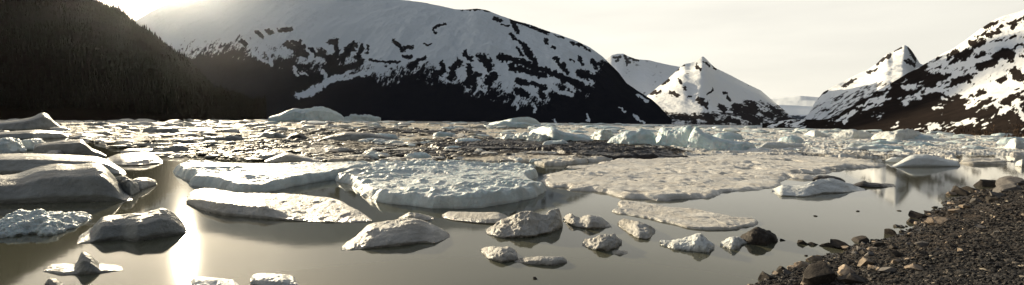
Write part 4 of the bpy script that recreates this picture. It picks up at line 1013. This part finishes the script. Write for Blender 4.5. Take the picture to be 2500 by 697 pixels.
# gravel: one object of many pebbles
def pebbles(name, count, mat, seed):
    rng = np.random.default_rng(seed)
    u = rng.uniform(1820, 2540, count * 2); v = rng.uniform(440, 720, count * 2)
    vw = np.interp(u, [a for a, _ in WL], [a for _, a in WL])
    m = v > vw + 1; u, v = u[m][:count], v[m][:count]
    b_, e_ = be(u, v)
    lo = np.full(len(u), 3.0); hi = np.full(len(u), 60.0)
    D = np.full(len(u), 60.0)
    prev = np.zeros(len(u), bool)
    for Dk in np.linspace(3, 40, 260):
        hit = (EYE + e_ * Dk <= bank_z(b_ * Dk, Dk + 0 * b_)) & ~prev
        D[hit] = Dk; prev |= hit
    D = D * rng.uniform(0.97, 1.03, len(D))
    m = prev; D, b_ = D[m], b_[m]
    x, y = b_ * D, D; z = bank_z(x, y)
    m = z > 0.0; x, y, z = x[m], y[m], z[m]; N = len(x)
    import bmesh
    bm = bmesh.new(); bmesh.ops.create_icosphere(bm, subdivisions=1, radius=1.0)
    P = np.array([w.co[:] for w in bm.verts]); T = np.array([[w.index for w in f.verts] for f in bm.faces]); bm.free()
    s = 0.009 + 0.045 * rng.random(N) ** 8
    s = s * np.clip(y / 12, 0.9, 1.8)
    jit = rng.uniform(0.65, 1.3, (N, len(P), 1))
    an = rng.uniform(0, 6.28, N); ca, sa = np.cos(an), np.sin(an)
    st = np.stack([rng.uniform(0.8, 1.5, N), rng.uniform(0.6, 1.0, N), rng.uniform(0.45, 0.8, N)], -1)
    Q = P[None] * jit * st[:, None] * s[:, None, None]
    Q = np.stack([Q[..., 0] * ca[:, None] - Q[..., 1] * sa[:, None], Q[..., 0] * sa[:, None] + Q[..., 1] * ca[:, None], Q[..., 2]], -1)
    Q = Q + np.stack([x, y, z + s * 0.2], -1)[:, None]
    tone = np.repeat(rng.random(N), len(P))
    Tt = (T[None] + (np.arange(N) * len(P))[:, None, None]).reshape(-1, 3)
    return mesh_from(name, Q.reshape(-1, 3), tris=Tt, mat=mat, smooth=False, kind='stuff', attrs={'tone': tone})


n = NT('pebble_stone')
c = n.ramp(n.attr('tone'), [(0.0, (0.006, 0.0055, 0.0055)), (0.6, (0.015, 0.014, 0.014)), (0.90, (0.036, 0.032, 0.030)), (0.97, (0.10, 0.085, 0.07)), (1.0, (0.30, 0.26, 0.20))])
n.link(c, n.b.inputs['Base Color']); n.b.inputs['Roughness'].default_value = 0.8; n.b.inputs['Specular IOR Level'].default_value = 0.25
tag(pebbles('gravel', 40000, n.m, 77), 'loose dark gravel and pebbles covering the bank at lower right', 'gravel')

# ------------------------------------------------------------------ light, sky, air
sb_, se_ = be(435, -48)
sd = Vector((float(sb_), 1.0, float(se_))).normalized()
sun = bpy.data.lights.new('sun', 'SUN'); sun.energy = 5.0; sun.angle = math.radians(0.55); sun.color = (1.0, 0.855, 0.61)
so = bpy.data.objects.new('sun', sun); COL.objects.link(so); so.rotation_euler = (-sd).to_track_quat('-Z', 'Y').to_euler(); so.location = (0, 0, 50)

w = bpy.data.worlds.new('World'); scene.world = w; w.use_nodes = True
t = w.node_tree; nd = t.nodes; bg = nd['Background']
sky = nd.new('ShaderNodeTexSky'); sky.sky_type = 'NISHITA'; sky.sun_disc = False
sky.sun_elevation = math.asin(sd.z); sky.sun_rotation = math.atan2(sd.x, sd.y); sky.air_density = 1.0; sky.dust_density = 3.0; sky.ozone_density = 1.0
tc = nd.new('ShaderNodeTexCoord'); mp = nd.new('ShaderNodeMapping'); mp.inputs['Scale'].default_value = (1.6, 1.6, 11.0)
t.links.new(tc.outputs['Generated'], mp.inputs['Vector'])
nz = nd.new('ShaderNodeTexNoise'); nz.inputs['Scale'].default_value = 1.3; nz.inputs['Detail'].default_value = 6; nz.inputs['Roughness'].default_value = 0.5
t.links.new(mp.outputs[0], nz.inputs['Vector'])
rp = nd.new('ShaderNodeValToRGB'); t.links.new(nz.outputs['Fac'], rp.inputs['Fac'])
rp.color_ramp.elements[0].position = 0.3; rp.color_ramp.elements[0].color = (5.9, 5.65, 5.0, 1)
rp.color_ramp.elements[1].position = 0.7; rp.color_ramp.elements[1].color = (7.1, 6.8, 5.95, 1)
mx = nd.new('ShaderNodeMix'); mx.data_type = 'RGBA'; mx.inputs[0].default_value = 0.88
t.links.new(sky.outputs[0], mx.inputs[6]); t.links.new(rp.outputs[0], mx.inputs[7])

def wmath(op, a, b=None, clamp=False):
    q = nd.new('ShaderNodeMath'); q.operation = op; q.use_clamp = clamp
    for val, sock in ((a, q.inputs[0]), (b, q.inputs[1])):
        if val is None: continue
        if isinstance(val, bpy.types.NodeSocket): t.links.new(val, sock)
        else: sock.default_value = val
    return q.outputs[0]


def wrange(v, a, b, c, d):
    q = nd.new('ShaderNodeMapRange'); q.interpolation_type = 'SMOOTHSTEP'; t.links.new(v, q.inputs[0])
    for i, val in enumerate((a, b, c, d)): q.inputs[1 + i].default_value = val
    return q.outputs[0]


sx = nd.new('ShaderNodeSeparateXYZ'); t.links.new(tc.outputs['Generated'], sx.inputs[0])
dt = nd.new('ShaderNodeVectorMath'); dt.operation = 'DOT_PRODUCT'; t.links.new(tc.outputs['Generated'], dt.inputs[0]); dt.inputs[1].default_value = sd
# the bright veil of high cloud lies low over the lake and on the sun's side; overhead and behind the sky is clearer and darker
t.links.new(wrange(sx.outputs[2], 0.27, 0.52, 0.90, 0.12), mx.inputs[0])
sc_ = nd.new('ShaderNodeVectorMath'); sc_.operation = 'SCALE'; t.links.new(mx.outputs[2], sc_.inputs[0]); t.links.new(wrange(dt.outputs['Value'], -0.7, 0.15, 0.22, 1.0), sc_.inputs['Scale'])
t.links.new(sc_.outputs[0], bg.inputs['Color']); bg.inputs['Strength'].default_value = 0.1

HAZE = True
if HAZE:
    x0, x1, y0, y1, z0, z1 = -13000, 13000, -380, 13000, -12.0, 3400
    hv = [(x, y, z) for z in (z0, z1) for y in (y0, y1) for x in (x0, x1)]
    hf = [(0, 2, 3, 1), (4, 5, 7, 6), (0, 1, 5, 4), (2, 6, 7, 3), (0, 4, 6, 2), (1, 3, 7, 5)]
    hm = bpy.data.materials.new('haze_air'); hm.use_nodes = True
    hn = hm.node_tree; hn.nodes.clear()
    out = hn.nodes.new('ShaderNodeOutputMaterial'); pv = hn.nodes.new('ShaderNodeVolumePrincipled')
    pv.inputs['Color'].default_value = (0.92, 0.95, 1.0, 1); pv.inputs['Density'].default_value = 3.2e-6; pv.inputs['Anisotropy'].default_value = 0.9
    hn.links.new(pv.outputs[0], out.inputs['Volume'])
    mesh_from('haze', hv, hf, mat=hm, smooth=False, kind='stuff')
    bpy.data.objects['haze']['label'] = 'thin pale haze in the air over the lake'; bpy.data.objects['haze']['category'] = 'haze'

# ------------------------------------------------------------------ camera and render settings
cam = bpy.data.cameras.new('camera'); co = bpy.data.objects.new('camera', cam); COL.objects.link(co)
cam.sensor_width = 36.0; cam.lens = 36.0 * F / 2500.0; cam.clip_start = 0.1; cam.clip_end = 40000
m = Matrix(((RV[0], UV[0], -Fw[0], 0), (RV[1], UV[1], -Fw[1], 0), (RV[2], UV[2], -Fw[2], EYE), (0, 0, 0, 1)))
co.matrix_world = m
scene.camera = co
scene.view_settings.view_transform = 'Standard'; scene.view_settings.look = 'None'; scene.view_settings.exposure = 0.72; scene.view_settings.gamma = 1.0
scene.render.engine = 'CYCLES'
scene.cycles.max_bounces = 5; scene.cycles.diffuse_bounces = 3; scene.cycles.glossy_bounces = 3; scene.cycles.volume_bounces = 0
scene.cycles.sample_clamp_indirect = 4.0
scene.cycles.use_denoising = True
